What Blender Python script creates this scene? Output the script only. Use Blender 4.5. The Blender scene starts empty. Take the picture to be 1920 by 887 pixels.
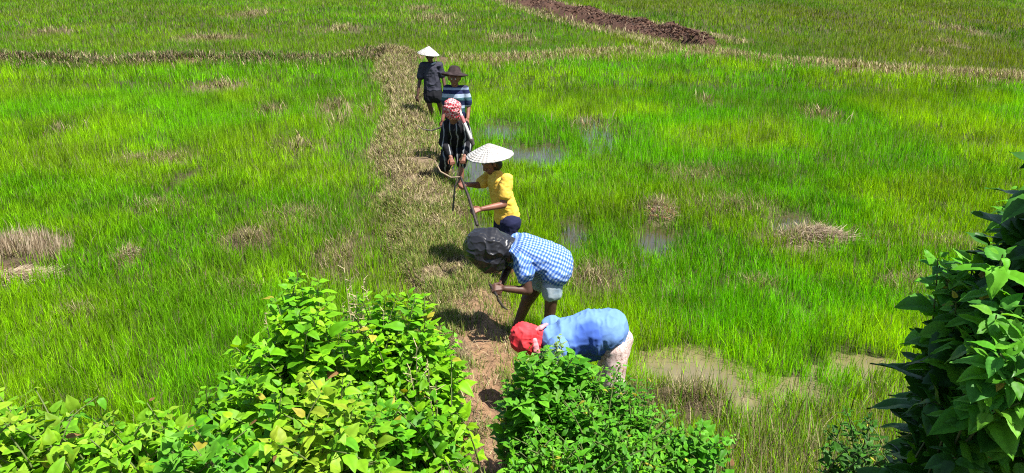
import bpy, math, random
import numpy as np
from mathutils import Vector, Matrix

random.seed(7)
rng = np.random.default_rng(11)
SC = bpy.context.scene
R = math.radians

# ------------------------------------------------------------------ camera
H, F, PITCH = 3.7, 1507.0, R(20.5)
cam = bpy.data.cameras.new("camera")
cam.sensor_width = 36.0
cam.lens = 36.0 * F / 1920.0
cam.clip_start, cam.clip_end = 0.05, 6000
camo = bpy.data.objects.new("camera", cam)
camo.location = (0, 0, H)
camo.rotation_euler = (R(90) - PITCH, 0, 0)
SC.collection.objects.link(camo)
SC.camera = camo

# ------------------------------------------------------------------ light
SUN_DIR = Vector((0.40, -0.24, 1.0)).normalized()
sun_el = math.asin(SUN_DIR.z)
sun_az = math.atan2(SUN_DIR.x, SUN_DIR.y)
w = bpy.data.worlds.new("World")
SC.world = w
w.use_nodes = True
nt = w.node_tree
sky = nt.nodes.new("ShaderNodeTexSky")
sky.sky_type = 'NISHITA'
sky.sun_disc = False
sky.sun_elevation = sun_el
sky.sun_rotation = sun_az
bg = nt.nodes["Background"]
bg.inputs["Strength"].default_value = 0.075
nt.links.new(sky.outputs[0], bg.inputs[0])
sun = bpy.data.lights.new("sun", 'SUN')
sun.energy = 5.0
sun.angle = R(0.5)
sun.color = (1.0, 0.955, 0.88)
suno = bpy.data.objects.new("sun", sun)
suno.rotation_euler = SUN_DIR.to_track_quat('Z', 'Y').to_euler()
suno.location = (4, -4, 12)
SC.collection.objects.link(suno)
SC.view_settings.view_transform = 'Standard'
SC.view_settings.look = 'None'
SC.view_settings.exposure = 1.25
SC.view_settings.gamma = 1.0
SC.cycles.filter_width = 1.1
SC.cycles.use_denoising = False
SC.cycles.max_bounces = 6
SC.cycles.diffuse_bounces = 3
SC.cycles.transmission_bounces = 4
SC.cycles.transparent_max_bounces = 4

# ------------------------------------------------------------------ helpers
CP, SP = math.cos(PITCH), math.sin(PITCH)

def ray(px, py):
    dx, dy = (px - 960) / F, -(py - 443.5) / F
    return (dx, CP + dy * SP, -SP + dy * CP)

def at(px, py, z=0.0):
    d = ray(px, py)
    t = (z - H) / d[2]
    return Vector((d[0] * t, d[1] * t, z))

def aty(px, py, Y):
    d = ray(px, py)
    t = Y / d[1]
    return Vector((d[0] * t, Y, H + d[2] * t))

def tag(o, label=None, cat=None, group=None, kind=None):
    if label: o["label"] = label
    if cat: o["category"] = cat
    if group: o["group"] = group
    if kind: o["kind"] = kind
    return o

def link(name, me, mat=None, parent=None):
    o = bpy.data.objects.new(name, me)
    SC.collection.objects.link(o)
    if mat is not None:
        me.materials.clear()
        me.materials.append(mat)
    if parent is not None:
        o.parent = parent
        o.matrix_parent_inverse = Matrix.Translation(parent.location).inverted()
    return o

def empty(name, loc, label, cat, group=None):
    o = bpy.data.objects.new(name, None)
    o.location = loc
    o.empty_display_size = 0.2
    SC.collection.objects.link(o)
    return tag(o, label, cat, group)

def hash2(ix, iy, seed):
    h = (ix.astype(np.int64) * 374761393 + iy.astype(np.int64) * 668265263 + seed * 1442695041) & 0xffffffff
    h = ((h ^ (h >> 13)) * 1274126177) & 0xffffffff
    return ((h ^ (h >> 16)) & 0xffff) / 65535.0

def vn(x, y, s, seed=0):
    x = np.asarray(x, float) / s; y = np.asarray(y, float) / s
    ix, iy = np.floor(x), np.floor(y)
    fx, fy = x - ix, y - iy
    fx = fx * fx * (3 - 2 * fx); fy = fy * fy * (3 - 2 * fy)
    a, b = hash2(ix, iy, seed), hash2(ix + 1, iy, seed)
    c, d = hash2(ix, iy + 1, seed), hash2(ix + 1, iy + 1, seed)
    return (a * (1 - fx) + b * fx) * (1 - fy) + (c * (1 - fx) + d * fx) * fy

def fbm(x, y, s, seed=0, o=3):
    v = 0; a = 1; t = 0
    for k in range(o):
        v = v + a * vn(x, y, s / 2 ** k, seed + k * 17); t += a; a *= 0.55
    return v / t

def vn3(p, s, seed=0):
    z = p[:, 2] / s; iz = np.floor(z); f = z - iz; f = f * f * (3 - 2 * f)
    def pl(k):
        x = p[:, 0] / s; y = p[:, 1] / s
        ix, iy = np.floor(x), np.floor(y)
        fx, fy = x - ix, y - iy
        fx = fx * fx * (3 - 2 * fx); fy = fy * fy * (3 - 2 * fy)
        iz7 = k * 57
        a, b = hash2(ix + iz7, iy - iz7 * 3, seed), hash2(ix + 1 + iz7, iy - iz7 * 3, seed)
        c, d = hash2(ix + iz7, iy + 1 - iz7 * 3, seed), hash2(ix + 1 + iz7, iy + 1 - iz7 * 3, seed)
        return (a * (1 - fx) + b * fx) * (1 - fy) + (c * (1 - fx) + d * fx) * fy
    return pl(iz) * (1 - f) + pl(iz + 1) * f

def sm(a, b, x):
    t = np.clip((x - a) / (b - a), 0, 1)
    return t * t * (3 - 2 * t)

def raw_mesh(name, V, faces_flat, starts, totals, col=None, smooth=False):
    me = bpy.data.meshes.new(name)
    me.vertices.add(len(V)); me.vertices.foreach_set("co", np.asarray(V, np.float32).ravel())
    me.loops.add(len(faces_flat)); me.loops.foreach_set("vertex_index", np.asarray(faces_flat, np.int32))
    me.polygons.add(len(starts)); me.polygons.foreach_set("loop_start", np.asarray(starts, np.int32))
    me.polygons.foreach_set("loop_total", np.asarray(totals, np.int32))
    if smooth:
        me.polygons.foreach_set("use_smooth", np.ones(len(starts), bool))
    if col is not None:
        a = me.color_attributes.new("Col", 'FLOAT_COLOR', 'POINT')
        c4 = np.ones((len(V), 4), np.float32); c4[:, :3] = col
        a.data.foreach_set("color", c4.ravel())
    me.update(calc_edges=True)
    return me

def quads_mesh(name, V, Q, col=None, smooth=False):
    Q = np.asarray(Q, np.int32); n = len(Q)
    return raw_mesh(name, V, Q.ravel(), np.arange(n) * 4, np.full(n, 4), col, smooth)

def grid_faces(nr, nc):
    i = np.arange(nr - 1)[:, None] * nc + np.arange(nc - 1)[None, :]
    i = i.ravel()
    return np.stack([i, i + 1, i + nc + 1, i + nc], 1)

# ------------------------------------------------------------------ materials
def mat(name, color=(0.5, 0.5, 0.5), rough=0.8, spec=0.3, build=None):
    m = bpy.data.materials.new(name); m.use_nodes = True
    b = m.node_tree.nodes["Principled BSDF"]
    b.inputs["Base Color"].default_value = (*color, 1)
    b.inputs["Roughness"].default_value = rough
    b.inputs["Specular IOR Level"].default_value = spec
    if build: build(m.node_tree, b)
    return m

def N(nt, t, **kw):
    n = nt.nodes.new(t)
    for k, v in kw.items():
        if k.startswith("i_"): n.inputs[k[2:]].default_value = v
        else: setattr(n, k, v)
    return n

def foliage_mat(name, transl=0.45, rough=0.45, spec=0.3, bump=0.0):
    m = bpy.data.materials.new(name); m.use_nodes = True
    nt = m.node_tree; b = nt.nodes["Principled BSDF"]; out = nt.nodes["Material Output"]
    a = N(nt, "ShaderNodeAttribute", attribute_name="Col")
    nt.links.new(a.outputs["Color"], b.inputs["Base Color"])
    b.inputs["Roughness"].default_value = rough
    b.inputs["Specular IOR Level"].default_value = spec
    tr = N(nt, "ShaderNodeBsdfTranslucent")
    hs = N(nt, "ShaderNodeHueSaturation"); hs.inputs["Hue"].default_value = 0.487; hs.inputs["Saturation"].default_value = 1.1
    hs.inputs["Value"].default_value = 1.35
    nt.links.new(a.outputs["Color"], hs.inputs["Color"]); nt.links.new(hs.outputs[0], tr.inputs[0])
    mx = N(nt, "ShaderNodeMixShader"); mx.inputs[0].default_value = transl
    nt.links.new(b.outputs[0], mx.inputs[1]); nt.links.new(tr.outputs[0], mx.inputs[2])
    nt.links.new(mx.outputs[0], out.inputs[0])
    return m

def noise_mix(c1, c2, scale=20, detail=4, bump=0.0, coord="Object", c3=None):
    def f(nt, b):
        tc = N(nt, "ShaderNodeTexCoord")
        n = N(nt, "ShaderNodeTexNoise"); n.inputs["Scale"].default_value = scale; n.inputs["Detail"].default_value = detail
        nt.links.new(tc.outputs[coord], n.inputs["Vector"])
        r = N(nt, "ShaderNodeValToRGB")
        r.color_ramp.elements[0].position = 0.35; r.color_ramp.elements[1].position = 0.65
        r.color_ramp.elements[0].color = (*c1, 1); r.color_ramp.elements[1].color = (*c2, 1)
        if c3:
            e = r.color_ramp.elements.new(0.72); e.color = (*c3, 1)
        nt.links.new(n.outputs["Fac"], r.inputs[0]); nt.links.new(r.outputs[0], b.inputs["Base Color"])
        if bump:
            bp = N(nt, "ShaderNodeBump"); bp.inputs["Strength"].default_value = bump; bp.inputs["Distance"].default_value = 0.01
            nt.links.new(n.outputs["Fac"], bp.inputs["Height"]); nt.links.new(bp.outputs[0], b.inputs["Normal"])
    return f

M_RICE = foliage_mat("rice_blades", 0.5, 0.6, 0.12)
M_STRAW = foliage_mat("dry_blades", 0.25, 0.7, 0.15)
M_LEAF = foliage_mat("leaves", 0.36, 0.5, 0.2)
M_DLEAF = foliage_mat("thick_leaves", 0.22, 0.42, 0.3)
M_STEM = mat("green_stem", (0.10, 0.13, 0.04), 0.7)
M_WOODY = mat("woody_stem", (0.12, 0.08, 0.05), 0.8)

# ------------------------------------------------------------------ layout on the ground (world coordinates)
def poly(pts, z=0.0):
    a = np.array([at(*p, z)[:2] for p in pts])
    return a

# main bund: centre line and half width
bc = [(742, 104, 34), (748, 150, 36), (762, 200, 38), (764, 250, 50), (768, 300, 62), (785, 360, 68), (800, 430, 74),
      (815, 500, 78), (842, 570, 86), (868, 640, 84), (890, 720, 78), (912, 800, 74), (925, 887, 76)]
bund_y = np.array([at(p[0], p[1]).y for p in bc]); bund_x = np.array([at(p[0], p[1]).x for p in bc])
bund_w = np.array([(at(p[0] + p[2], p[1]).x - at(p[0], p[1]).x) for p in bc])
o_ = np.argsort(bund_y); bund_y, bund_x, bund_w = bund_y[o_], bund_x[o_], bund_w[o_]

def bund(x, y):
    """signed distance across the bund in half widths (0 centre, 1 edge)"""
    cx = np.interp(y, bund_y, bund_x); hw = np.interp(y, bund_y, bund_w)
    wob = (fbm(x, y, 1.3, 5) - 0.5) * 0.9 + (fbm(x, y, 0.3, 15, 2) - 0.5) * 0.35
    d = np.abs(x - cx) / hw + wob
    return np.where(y > bund_y[-1], 9.0, d * 1.08)

# cross bund between near paddies and the far fields
xl = poly([(-900, 122), (0, 120), (100, 120), (400, 122), (600, 120), (700, 108), (880, 120), (960, 117), (1080, 108), (1200, 104), (1340, 104), (1420, 117),
           (1560, 130), (1700, 141), (1920, 152), (2600, 185)])
def cross_y(x):
    return np.interp(x, xl[:, 0], xl[:, 1])

# ploughed ditch in the far field
dt = poly([(940, -8), (985, 8), (1060, 28), (1130, 48), (1200, 62), (1270, 78), (1325, 92)])
dw = np.array([0.8, 1.2, 1.3, 1.25, 1.1, 1.1, 0.45])
def ditch(x, y):
    best = np.full(np.shape(x), 9.0)
    for k in range(len(dt) - 1):
        a, b = dt[k], dt[k + 1]; ab = b - a; L = ab @ ab
        t = np.clip(((x - a[0]) * ab[0] + (y - a[1]) * ab[1]) / L, 0, 1)
        d = np.hypot(x - a[0] - ab[0] * t, y - a[1] - ab[1] * t) / (dw[k] + (dw[k + 1] - dw[k]) * t)
        best = np.minimum(best, d)
    return best + (fbm(x, y, 1.2, 31) - 0.5) * 0.6

def spots(lst):
    out = []
    for px, py, rx, ry, s in lst:
        c = at(px, py); ax = at(px + rx, py).x - c.x; ay = max((at(px, py - ry).y - at(px, py + ry).y) / 2, 0.05)
        out.append((c.x, c.y, ax, ay, s))
    return out

def field(x, y, sp, seed=3):
    v = np.zeros(np.shape(x))
    n = (fbm(x, y, 0.8, seed) - 0.5) * 1.3 + (fbm(x, y, 0.22, seed + 7, 2) - 0.5) * 0.9
    for cx, cy, ax, ay, s in sp:
        d = np.hypot((x - cx) / ax, (y - cy) / ay) + n
        v = np.maximum(v, s * (1 - sm(0.45, 1.35, d)))
    return v

WATER = spots([(930, 245, 45, 12, 1), (985, 293, 55, 14, 1), (893, 322, 34, 30, 1.0), (1224, 450, 38, 22, 1), (1488, 422, 38, 13, 1),
               (1290, 695, 65, 30, 1), (1385, 740, 26, 50, 1), (1600, 695, 60, 20, .9), (1480, 735, 60, 22, .7), (1080, 445, 30, 26, .9),
               (338, 355, 14, 32, .8), (738, 92, 8, 7, 1), (1112, 250, 25, 28, .7), (1818, 272, 14, 10, .8), (1500, 590, 25, 12, .5),
               (900, 430, 30, 22, .8), (1010, 345, 30, 8, .6)])
WATER = [(a, b, c * 1.4, d * 1.4, e) for a, b, c, d, e in WATER]
DRYS = spots([(1238, 405, 45, 24, 1), (1525, 458, 90, 24, 1), (45, 492, 80, 34, 1), (245, 500, 20, 17, 1), (418, 169, 48, 11, .9),
              (505, 216, 42, 13, .9), (630, 205, 42, 18, .8), (395, 78, 75, 7, .9), (255, 304, 35, 7, .9), (328, 303, 34, 12, .8),
              (470, 462, 50, 22, .8), (1110, 535, 60, 34, .85), (1322, 195, 22, 9, .8), (1540, 220, 34, 13, .7), (1305, 338, 70, 22, .6),
              (1797, 60, 16, 14, .9), (1775, 85, 14, 12, .9), (1745, 107, 26, 8, .6), (1700, 545, 60, 24, .55), (1370, 395, 120, 24, .35), (470, 32, 35, 10, .7),
              (640, 235, 30, 16, .5), (90, 68, 45, 8, .6), (640, 60, 50, 8, .4), (820, 40, 60, 10, .35), (950, 78, 60, 10, .6), (1290, 760, 120, 40, .8), (690, 215, 12, 12, 1),
              (790, 22, 40, 6, .5), (1100, 235, 60, 10, .3), (1420, 545, 50, 16, .4), (560, 285, 60, 20, .4), (300, 395, 60, 14, .3), (120, 260, 40, 20, .3),
              (450, 560, 60, 24, .3), (560, 420, 90, 30, .45), (1790, 470, 60, 20, .4), (150, 605, 60, 20, .3), (640, 500, 60, 60, .6)])
BARE = spots([(922, 668, 55, 60, 1), (908, 770, 46, 55, 1), (915, 870, 50, 50, .9), (930, 590, 70, 30, .8), (40, 524, 75, 13, 1), (470, 468, 22, 12, .8), (730, 290, 40, 20, .4), (760, 545, 30, 20, .4)])
MUD = spots([(1222, 392, 50, 22, 1), (1498, 442, 75, 22, 1), (470, 466, 60, 22, .9), (1112, 545, 50, 24, .8), (40, 505, 90, 20, .8), (1270, 770, 90, 26, .8), (330, 340, 22, 22, .7), (700, 330, 22, 40, .8), (1180, 240, 40, 10, .5)])
DARK = spots([(100, 255, 60, 20, 1), (480, 470, 50, 26, .8), (420, 115, 60, 6, .8), (610, 165, 30, 8, .4), (1430, 90, 90, 14, .6), (1795, 180, 40, 12, .6), (1590, 400, 20, 12, .6),
              (1100, 560, 30, 14, .6), (340, 345, 30, 20, .5), (620, 520, 60, 60, .4), (1500, 330, 200, 30, .35), (1650, 90, 150, 20, .4)])

def gz(x, y):
    x = np.asarray(x, float); y = np.asarray(y, float)
    z = 0.012 + (fbm(x, y, 1.6, 1) - 0.5) * 0.07 + (fbm(x, y, 0.25, 2, 2) - 0.5) * 0.03
    z = z + 0.03 * (x < np.interp(y, bund_y, bund_x))
    z = z - 0.10 * field(x, y, WATER)
    b = bund(x, y)
    z = z + (0.15 + (fbm(x, y, 0.35, 9) - 0.5) * 0.08) * (1 - sm(0.55, 1.15, b))
    z = z + 0.10 * field(x, y, DRYS) * (y < 12)
    # cross bund: banked up
    d = np.abs(y - cross_y(x) - 0.1) + (fbm(x, y, 1.1, 8) - 0.5) * 0.4
    left = sm(-4.2, -5.2, x) * (1 - sm(-17, -20, -(-x)))
    hgt = np.where(x < -4.5, 0.20 * sm(0.25, 0.6, fbm(x, y, 2.5, 6)), 0.10)
    z = z + hgt * (1 - sm(0.25, 0.75, d))
    z = z + 0.05 * sm(0, 2, y - cross_y(x))
    q = ditch(x, y)
    z = z + (0.30 + (fbm(x, y, 0.9, 12, 3) - 0.5) * 0.6) * (1 - sm(0.55, 1.1, q))
    # road embankment under the camera
    z = z + np.clip(4.45 - y + (fbm(x, y, 0.8, 4) - 0.5) * 0.3, 0, 2.95) * 0.75
    return z

# ------------------------------------------------------------------ ground sheet
def build_ground():
    ys = np.concatenate([np.linspace(-10, 0.8, 14), np.exp(np.linspace(math.log(1.0), math.log(70), 640)), np.exp(np.linspace(math.log(74), math.log(3500), 60))])
    u = np.concatenate([[-8, -4, -2.2, -1.5], np.linspace(-1.15, 1.15, 320), [1.5, 2.2, 4, 8]])
    Y = np.repeat(ys[:, None], len(u), 1)
    X = (np.maximum(Y, 0) * 0.66 + 1.9) * u[None, :]
    X, Y = X.ravel(), Y.ravel()
    Z = gz(X, Y)
    Z = np.where(Y > 90, 0.04, Z)
    col = np.array([0.040, 0.036, 0.016]) * np.ones((len(X), 1))
    def mixc(c, f):
        nonlocal col
        f = np.clip(f, 0, 1)[:, None]
        col = col * (1 - f) + np.array(c) * f
    mixc((0.05, 0.07, 0.012), 0.7 * fbm(X, Y, 0.6, 41))
    mixc((0.10, 0.17, 0.03), sm(40, 80, Y))
    mixc((0.17, 0.125, 0.075), 1 - sm(0.8, 1.3, bund(X, Y)))
    mixc((0.20, 0.155, 0.085), 0.7 * field(X, Y, DRYS))
    mixc((0.21, 0.125, 0.07), field(X, Y, BARE))
    mixc((0.055, 0.038, 0.026), field(X, Y, MUD, 13))
    dc = np.abs(Y - cross_y(X))
    mixc((0.12, 0.075, 0.045), 1 - sm(0.4, 0.9, dc))
    mixc((0.070, 0.036, 0.024), 1 - sm(0.8, 1.3, ditch(X, Y)))
    mixc((0.09, 0.07, 0.045), 1 - sm(4.0, 4.8, Y))
    V = np.stack([X, Y, Z], 1)
    me = quads_mesh("ground", V, grid_faces(len(ys), len(u)), col, True)
    def nb(nt, b):
        a = N(nt, "ShaderNodeAttribute", attribute_name="Col")
        g = N(nt, "ShaderNodeNewGeometry")
        n = N(nt, "ShaderNodeTexNoise"); n.inputs["Scale"].default_value = 14; n.inputs["Detail"].default_value = 8
        n2 = N(nt, "ShaderNodeTexNoise"); n2.inputs["Scale"].default_value = 60; n2.inputs["Detail"].default_value = 4
        nt.links.new(g.outputs["Position"], n.inputs["Vector"]); nt.links.new(g.outputs["Position"], n2.inputs["Vector"])
        mr = N(nt, "ShaderNodeMapRange"); mr.inputs["From Min"].default_value = 0.3; mr.inputs["From Max"].default_value = 0.7
        mr.inputs["To Min"].default_value = 0.6; mr.inputs["To Max"].default_value = 1.3
        nt.links.new(n.outputs["Fac"], mr.inputs["Value"])
        mx = N(nt, "ShaderNodeMix", data_type='RGBA', blend_type='MULTIPLY'); mx.inputs[0].default_value = 1
        nt.links.new(a.outputs["Color"], mx.inputs[6]); nt.links.new(mr.outputs[0], mx.inputs[7])
        nt.links.new(mx.outputs[2], b.inputs["Base Color"])
        ad = N(nt, "ShaderNodeMath", operation='ADD'); nt.links.new(n.outputs["Fac"], ad.inputs[0]); nt.links.new(n2.outputs["Fac"], ad.inputs[1])
        bp = N(nt, "ShaderNodeBump"); bp.inputs["Strength"].default_value = 0.8; bp.inputs["Distance"].default_value = 0.03
        nt.links.new(ad.outputs[0], bp.inputs["Height"]); nt.links.new(bp.outputs[0], b.inputs["Normal"])
    o = link("ground", me, mat("soil", rough=0.9, spec=0.2, build=nb))
    tag(o, "muddy paddy soil with raised dry earth bund running through the fields", "ground", kind="structure")

build_ground()

def build_water():
    V = [(-60, 4.3, 0), (60, 4.3, 0), (60, 60, 0), (-60, 60, 0)]
    me = quads_mesh("water", V, [[0, 1, 2, 3]])
    def nb(nt, b):
        g = N(nt, "ShaderNodeNewGeometry")
        n = N(nt, "ShaderNodeTexNoise"); n.inputs["Scale"].default_value = 5; n.inputs["Detail"].default_value = 3
        nt.links.new(g.outputs["Position"], n.inputs["Vector"])
        r = N(nt, "ShaderNodeValToRGB")
        r.color_ramp.elements[0].color = (0.075, 0.062, 0.028, 1); r.color_ramp.elements[1].color = (0.15, 0.125, 0.062, 1)
        nt.links.new(n.outputs["Fac"], r.inputs[0])
        sx = N(nt, "ShaderNodeSeparateXYZ"); nt.links.new(g.outputs["Position"], sx.inputs[0])
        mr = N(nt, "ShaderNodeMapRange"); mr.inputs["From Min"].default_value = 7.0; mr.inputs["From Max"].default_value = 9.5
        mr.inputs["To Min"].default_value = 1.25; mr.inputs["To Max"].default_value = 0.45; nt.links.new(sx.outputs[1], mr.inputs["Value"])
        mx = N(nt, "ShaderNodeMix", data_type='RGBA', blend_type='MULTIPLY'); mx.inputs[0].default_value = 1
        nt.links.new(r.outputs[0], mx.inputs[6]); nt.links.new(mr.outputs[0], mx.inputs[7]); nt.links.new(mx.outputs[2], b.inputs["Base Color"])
        b.inputs["IOR"].default_value = 1.5
        n2 = N(nt, "ShaderNodeTexNoise"); n2.inputs["Scale"].default_value = 9
        nt.links.new(g.outputs["Position"], n2.inputs["Vector"])
        bp = N(nt, "ShaderNodeBump"); bp.inputs["Strength"].default_value = 0.05; bp.inputs["Distance"].default_value = 0.01
        nt.links.new(n2.outputs["Fac"], bp.inputs["Height"]); nt.links.new(bp.outputs[0], b.inputs["Normal"])
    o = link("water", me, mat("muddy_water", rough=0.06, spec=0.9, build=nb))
    tag(o, "shallow muddy water standing in the rice paddies", "water", kind="structure")
build_water()

# ------------------------------------------------------------------ grass blades
def blades_mesh(name, P, hgt, lean, wid, col, segs, flat=None):
    """P base (n,3); lean (n,3) offset of the tip from straight up as a fraction of height"""
    n = len(P)
    a = rng.uniform(0, math.pi, n)
    W = np.stack([np.cos(a), np.sin(a), np.zeros(n)], 1) * wid[:, None] * 0.5
    ts = [0, 0.55, 1.0] if segs == 2 else [0, 1.0]
    rows = []
    for t in ts:
        off = np.zeros((n, 3)); off[:, 2] = t * hgt
        off[:, :2] += lean * (t ** 1.7) * hgt[:, None]
        off[:, 2] -= 0.25 * np.hypot(lean[:, 0], lean[:, 1]) * (t ** 2) * hgt
        rows.append(P + off)
    if segs == 2:
        V = np.stack([rows[0] - W * 0.7, rows[0] + W * 0.7, rows[1] - W * 0.5 * 1.8, rows[1] + W * 0.5 * 1.8, rows[2]], 1).reshape(-1, 3)
        b = np.arange(n)[:, None] * 5
        F_ = np.concatenate([b + np.array([[0, 1, 3, 2]]), b + np.array([[2, 3, 4]])], 1).ravel()
        st = (np.arange(n)[:, None] * 7 + np.array([[0, 4]])).ravel(); tot = np.tile([4, 3], n)
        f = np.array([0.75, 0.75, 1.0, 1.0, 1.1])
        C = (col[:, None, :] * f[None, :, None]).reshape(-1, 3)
    else:
        V = np.stack([rows[0] - W, rows[0] + W, rows[1]], 1).reshape(-1, 3)
        F_ = np.arange(n * 3); st = np.arange(n) * 3; tot = np.full(n, 3)
        C = np.repeat(col, 3, 0)
    return V, F_, st, tot, C

def join(name, parts):
    Vs, Fs, Ss, Ts, Cs = [], [], [], [], []
    vo = lo = 0
    for V, F_, st, tot, C in parts:
        Vs.append(V); Fs.append(F_ + vo); Ss.append(st + lo); Ts.append(tot); Cs.append(C)
        vo += len(V); lo += len(F_)
    return raw_mesh(name, np.concatenate(Vs), np.concatenate(Fs), np.concatenate(Ss), np.concatenate(Ts), np.concatenate(Cs))

G_VIV = np.array([0.14, 0.47, 0.004])
G_YEL = np.array([0.28, 0.54, 0.005])
G_DRK = np.array([0.028, 0.11, 0.004])
G_OLV = np.array([0.15, 0.20, 0.018])
G_FAR = np.array([0.085, 0.21, 0.010])
STRAW = np.array([0.42, 0.35, 0.20])
STRAW2 = np.array([0.22, 0.165, 0.10])

RICE = {"left": [], "right": [], "far": []}
DRY = []

def rice_band(y0, y1, dens, tuft, hgt, wid, segs):
    hw = lambda y: 0.68 * y + 2.7
    A = (y1 - y0) * (hw(y0) + hw(y1))
    nt_ = int(A * dens / tuft)
    y = np.sqrt(rng.uniform(0, 1, nt_) * ((y1 + 2.2) ** 2 - (y0 + 2.2) ** 2) + (y0 + 2.2) ** 2) - 2.2
    x = rng.uniform(-1, 1, nt_) * hw(y)
    bd = bund(x, y); wat = field(x, y, WATER); dry = field(x, y, DRYS); bare = field(x, y, BARE)
    cy = cross_y(x); far = y > cy; dcr = np.abs(y - cy - 0.1)
    dq = ditch(x, y)
    thin = fbm(x, y, 1.1, 71)
    patch = fbm(x, y, 3.5, 73)
    p = 0.4 + 0.9 * thin
    p = p * (1 - 0.90 * wat) * (1 - 0.85 * bare) * sm(0.55, 1.25, bd) * sm(0.9, 1.3, dq) * (1 - 0.45 * dry) * (1 - 0.7 * field(x, y, MUD, 13))
    p = np.where(dcr < 0.55, p * 0.25, p)
    p = p * np.where((x < -0.5) & (bd < 2.2), 0.75, 1)
    keep = rng.uniform(0, 1, nt_) < p
    keep &= y > 4.3
    x, y, bd, dry, far, patch, thin, wat, dq = [v[keep] for v in (x, y, bd, dry, far, patch, thin, wat, dq)]
    n = len(x)
    cxl = np.interp(y, bund_y, bund_x)
    isL = x < cxl
    # height field
    h = hgt * (0.72 + 0.55 * fbm(x, y, 1.4, 77)) * np.where(far, 0.8, 1.0) * (1 - 0.35 * dry) * sm(0.7, 1.8, bd + 0.25) 
    h = np.maximum(h, 0.08)
    # tuft colour
    f1 = sm(0.38, 0.66, fbm(x, y, 2.2, 81)); f2 = sm(0.45, 0.72, fbm(x, y, 5.0, 83)); f3 = sm(0.5, 0.75, fbm(x, y, 0.8, 85))
    nr = sm(4.5, 12, y) * 0.75 + 0.25; f2 = f2 * nr; f3 = f3 * nr
    c = G_VIV * (1 - f1)[:, None] + G_YEL * f1[:, None]
    c = np.where(isL[:, None], c * 0.75 + G_YEL * 0.25, c)
    c = c * (1 - 0.35 * f2)[:, None] + G_DRK * (0.35 * f2)[:, None]
    f4 = sm(0.52, 0.72, fbm(x, y, 1.7, 86)) * np.where(isL, 0.35, 0.22) * nr
    c = c * (1 - 0.35 * f3)[:, None] + G_OLV * (0.35 * f3)[:, None]
    c = c * (1 - f4)[:, None] + (G_OLV * 0.9) * f4[:, None]
    f5 = (sm(0.58, 0.75, fbm(x, y, 0.45, 88)) * 0.45)[:, None]; c = c * (1 - f5) + G_DRK * f5
    dk = field(x, y, DARK)[:, None] * 0.8
    c = c * (1 - dk) + G_DRK * 0.8 * dk
    ff = np.where(far, 0.62, 0.0) * (0.75 + 0.5 * (patch - 0.5))
    xr = np.interp(y, [30, 55], [8, 4])
    ff = np.where(far & (x > xr), 0.9, ff)[:, None]
    tgt = G_FAR * (0.55 + 0.9 * fbm(x, y * 0.4, 3.0, 87))[:, None] + (G_OLV * 1.1 - G_FAR) * (0.75 * sm(0.4, 0.65, fbm(x, y * 0.5, 5.0, 89)))[:, None]
    c = c * (1 - ff) + tgt * ff
    pdry = 0.045 + 0.6 * dry + 0.35 * np.exp(-np.maximum(bd - 1, 0) / np.where(isL, 1.1, 0.22)) + 0.10 * sm(0.5, 0.7, thin)
    pdry = pdry + np.where(far, 0.10, 0) + 0.35 * sm(6.4, 5.0, y) * (x > 0.8)
    pdry = np.minimum(pdry, 0.9)
    # expand tufts
    k = tuft
    N_ = n * k
    rep = lambda v: np.repeat(v, k, 0)
    sp = 0.012 + 0.25 * wid * 0 + 0.035 * (y / 10)
    bx = rep(x) + rng.normal(0, 1, N_) * rep(sp); by = rep(y) + rng.normal(0, 1, N_) * rep(sp)
    bz = np.maximum(gz(bx, by) - 0.01, -0.06)
    hh = rep(h) * rng.uniform(0.55, 1.15, N_)
    ang = rng.uniform(0, 2 * math.pi, N_); la = np.abs(rng.normal(0, 0.27, N_)) + 0.05
    lean = np.stack([np.cos(ang) * la - 0.01, np.sin(ang) * la], 1)
    cc = rep(c * np.where(rng.uniform(0, 1, n) < 0.11, 0.3, rng.uniform(0.6, 1.45, n))[:, None]) * rng.uniform(0.5, 1.5, N_)[:, None]
    isd = rng.uniform(0, 1, N_) < rep(pdry)
    mixs = rng.uniform(0, 1, N_)[:, None]
    sc = STRAW * mixs + STRAW2 * (1 - mixs)
    og = rng.uniform(0, 1, N_) < 0.4
    sc = np.where(og[:, None], G_OLV * 1.5, sc) * rng.uniform(0.7, 1.2, N_)[:, None]
    cc = np.where(isd[:, None], sc, cc)
    ww = wid * rng.uniform(0.7, 1.3, N_)
    P = np.stack([bx, by, bz], 1)
    for key, m in (("left", rep(isL & ~far)), ("right", rep(~isL & ~far)), ("far", rep(far))):
        if m.sum():
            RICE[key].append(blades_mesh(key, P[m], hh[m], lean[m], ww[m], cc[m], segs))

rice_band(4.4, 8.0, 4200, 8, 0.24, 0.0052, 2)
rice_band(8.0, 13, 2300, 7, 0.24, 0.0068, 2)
rice_band(13, 20, 1150, 6, 0.27, 0.0105, 1)
rice_band(20, 32, 330, 6, 0.30, 0.018, 1)
rice_band(32, 60, 120, 5, 0.30, 0.032, 1)
rice_band(60, 120, 22, 4, 0.32, 0.08, 1)
for key, lab in (("left", "young yellow-green rice filling the paddy on the near side of the dry footpath, left half"),
                 ("right", "bright green young rice standing in water on the right of the footpath"),
                 ("far", "duller olive green rice of the far fields beyond the cross bund")):
    o = link("rice_plants", join("rice_plants", RICE[key]), M_RICE)
    tag(o, lab, "rice", kind="stuff")

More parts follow.
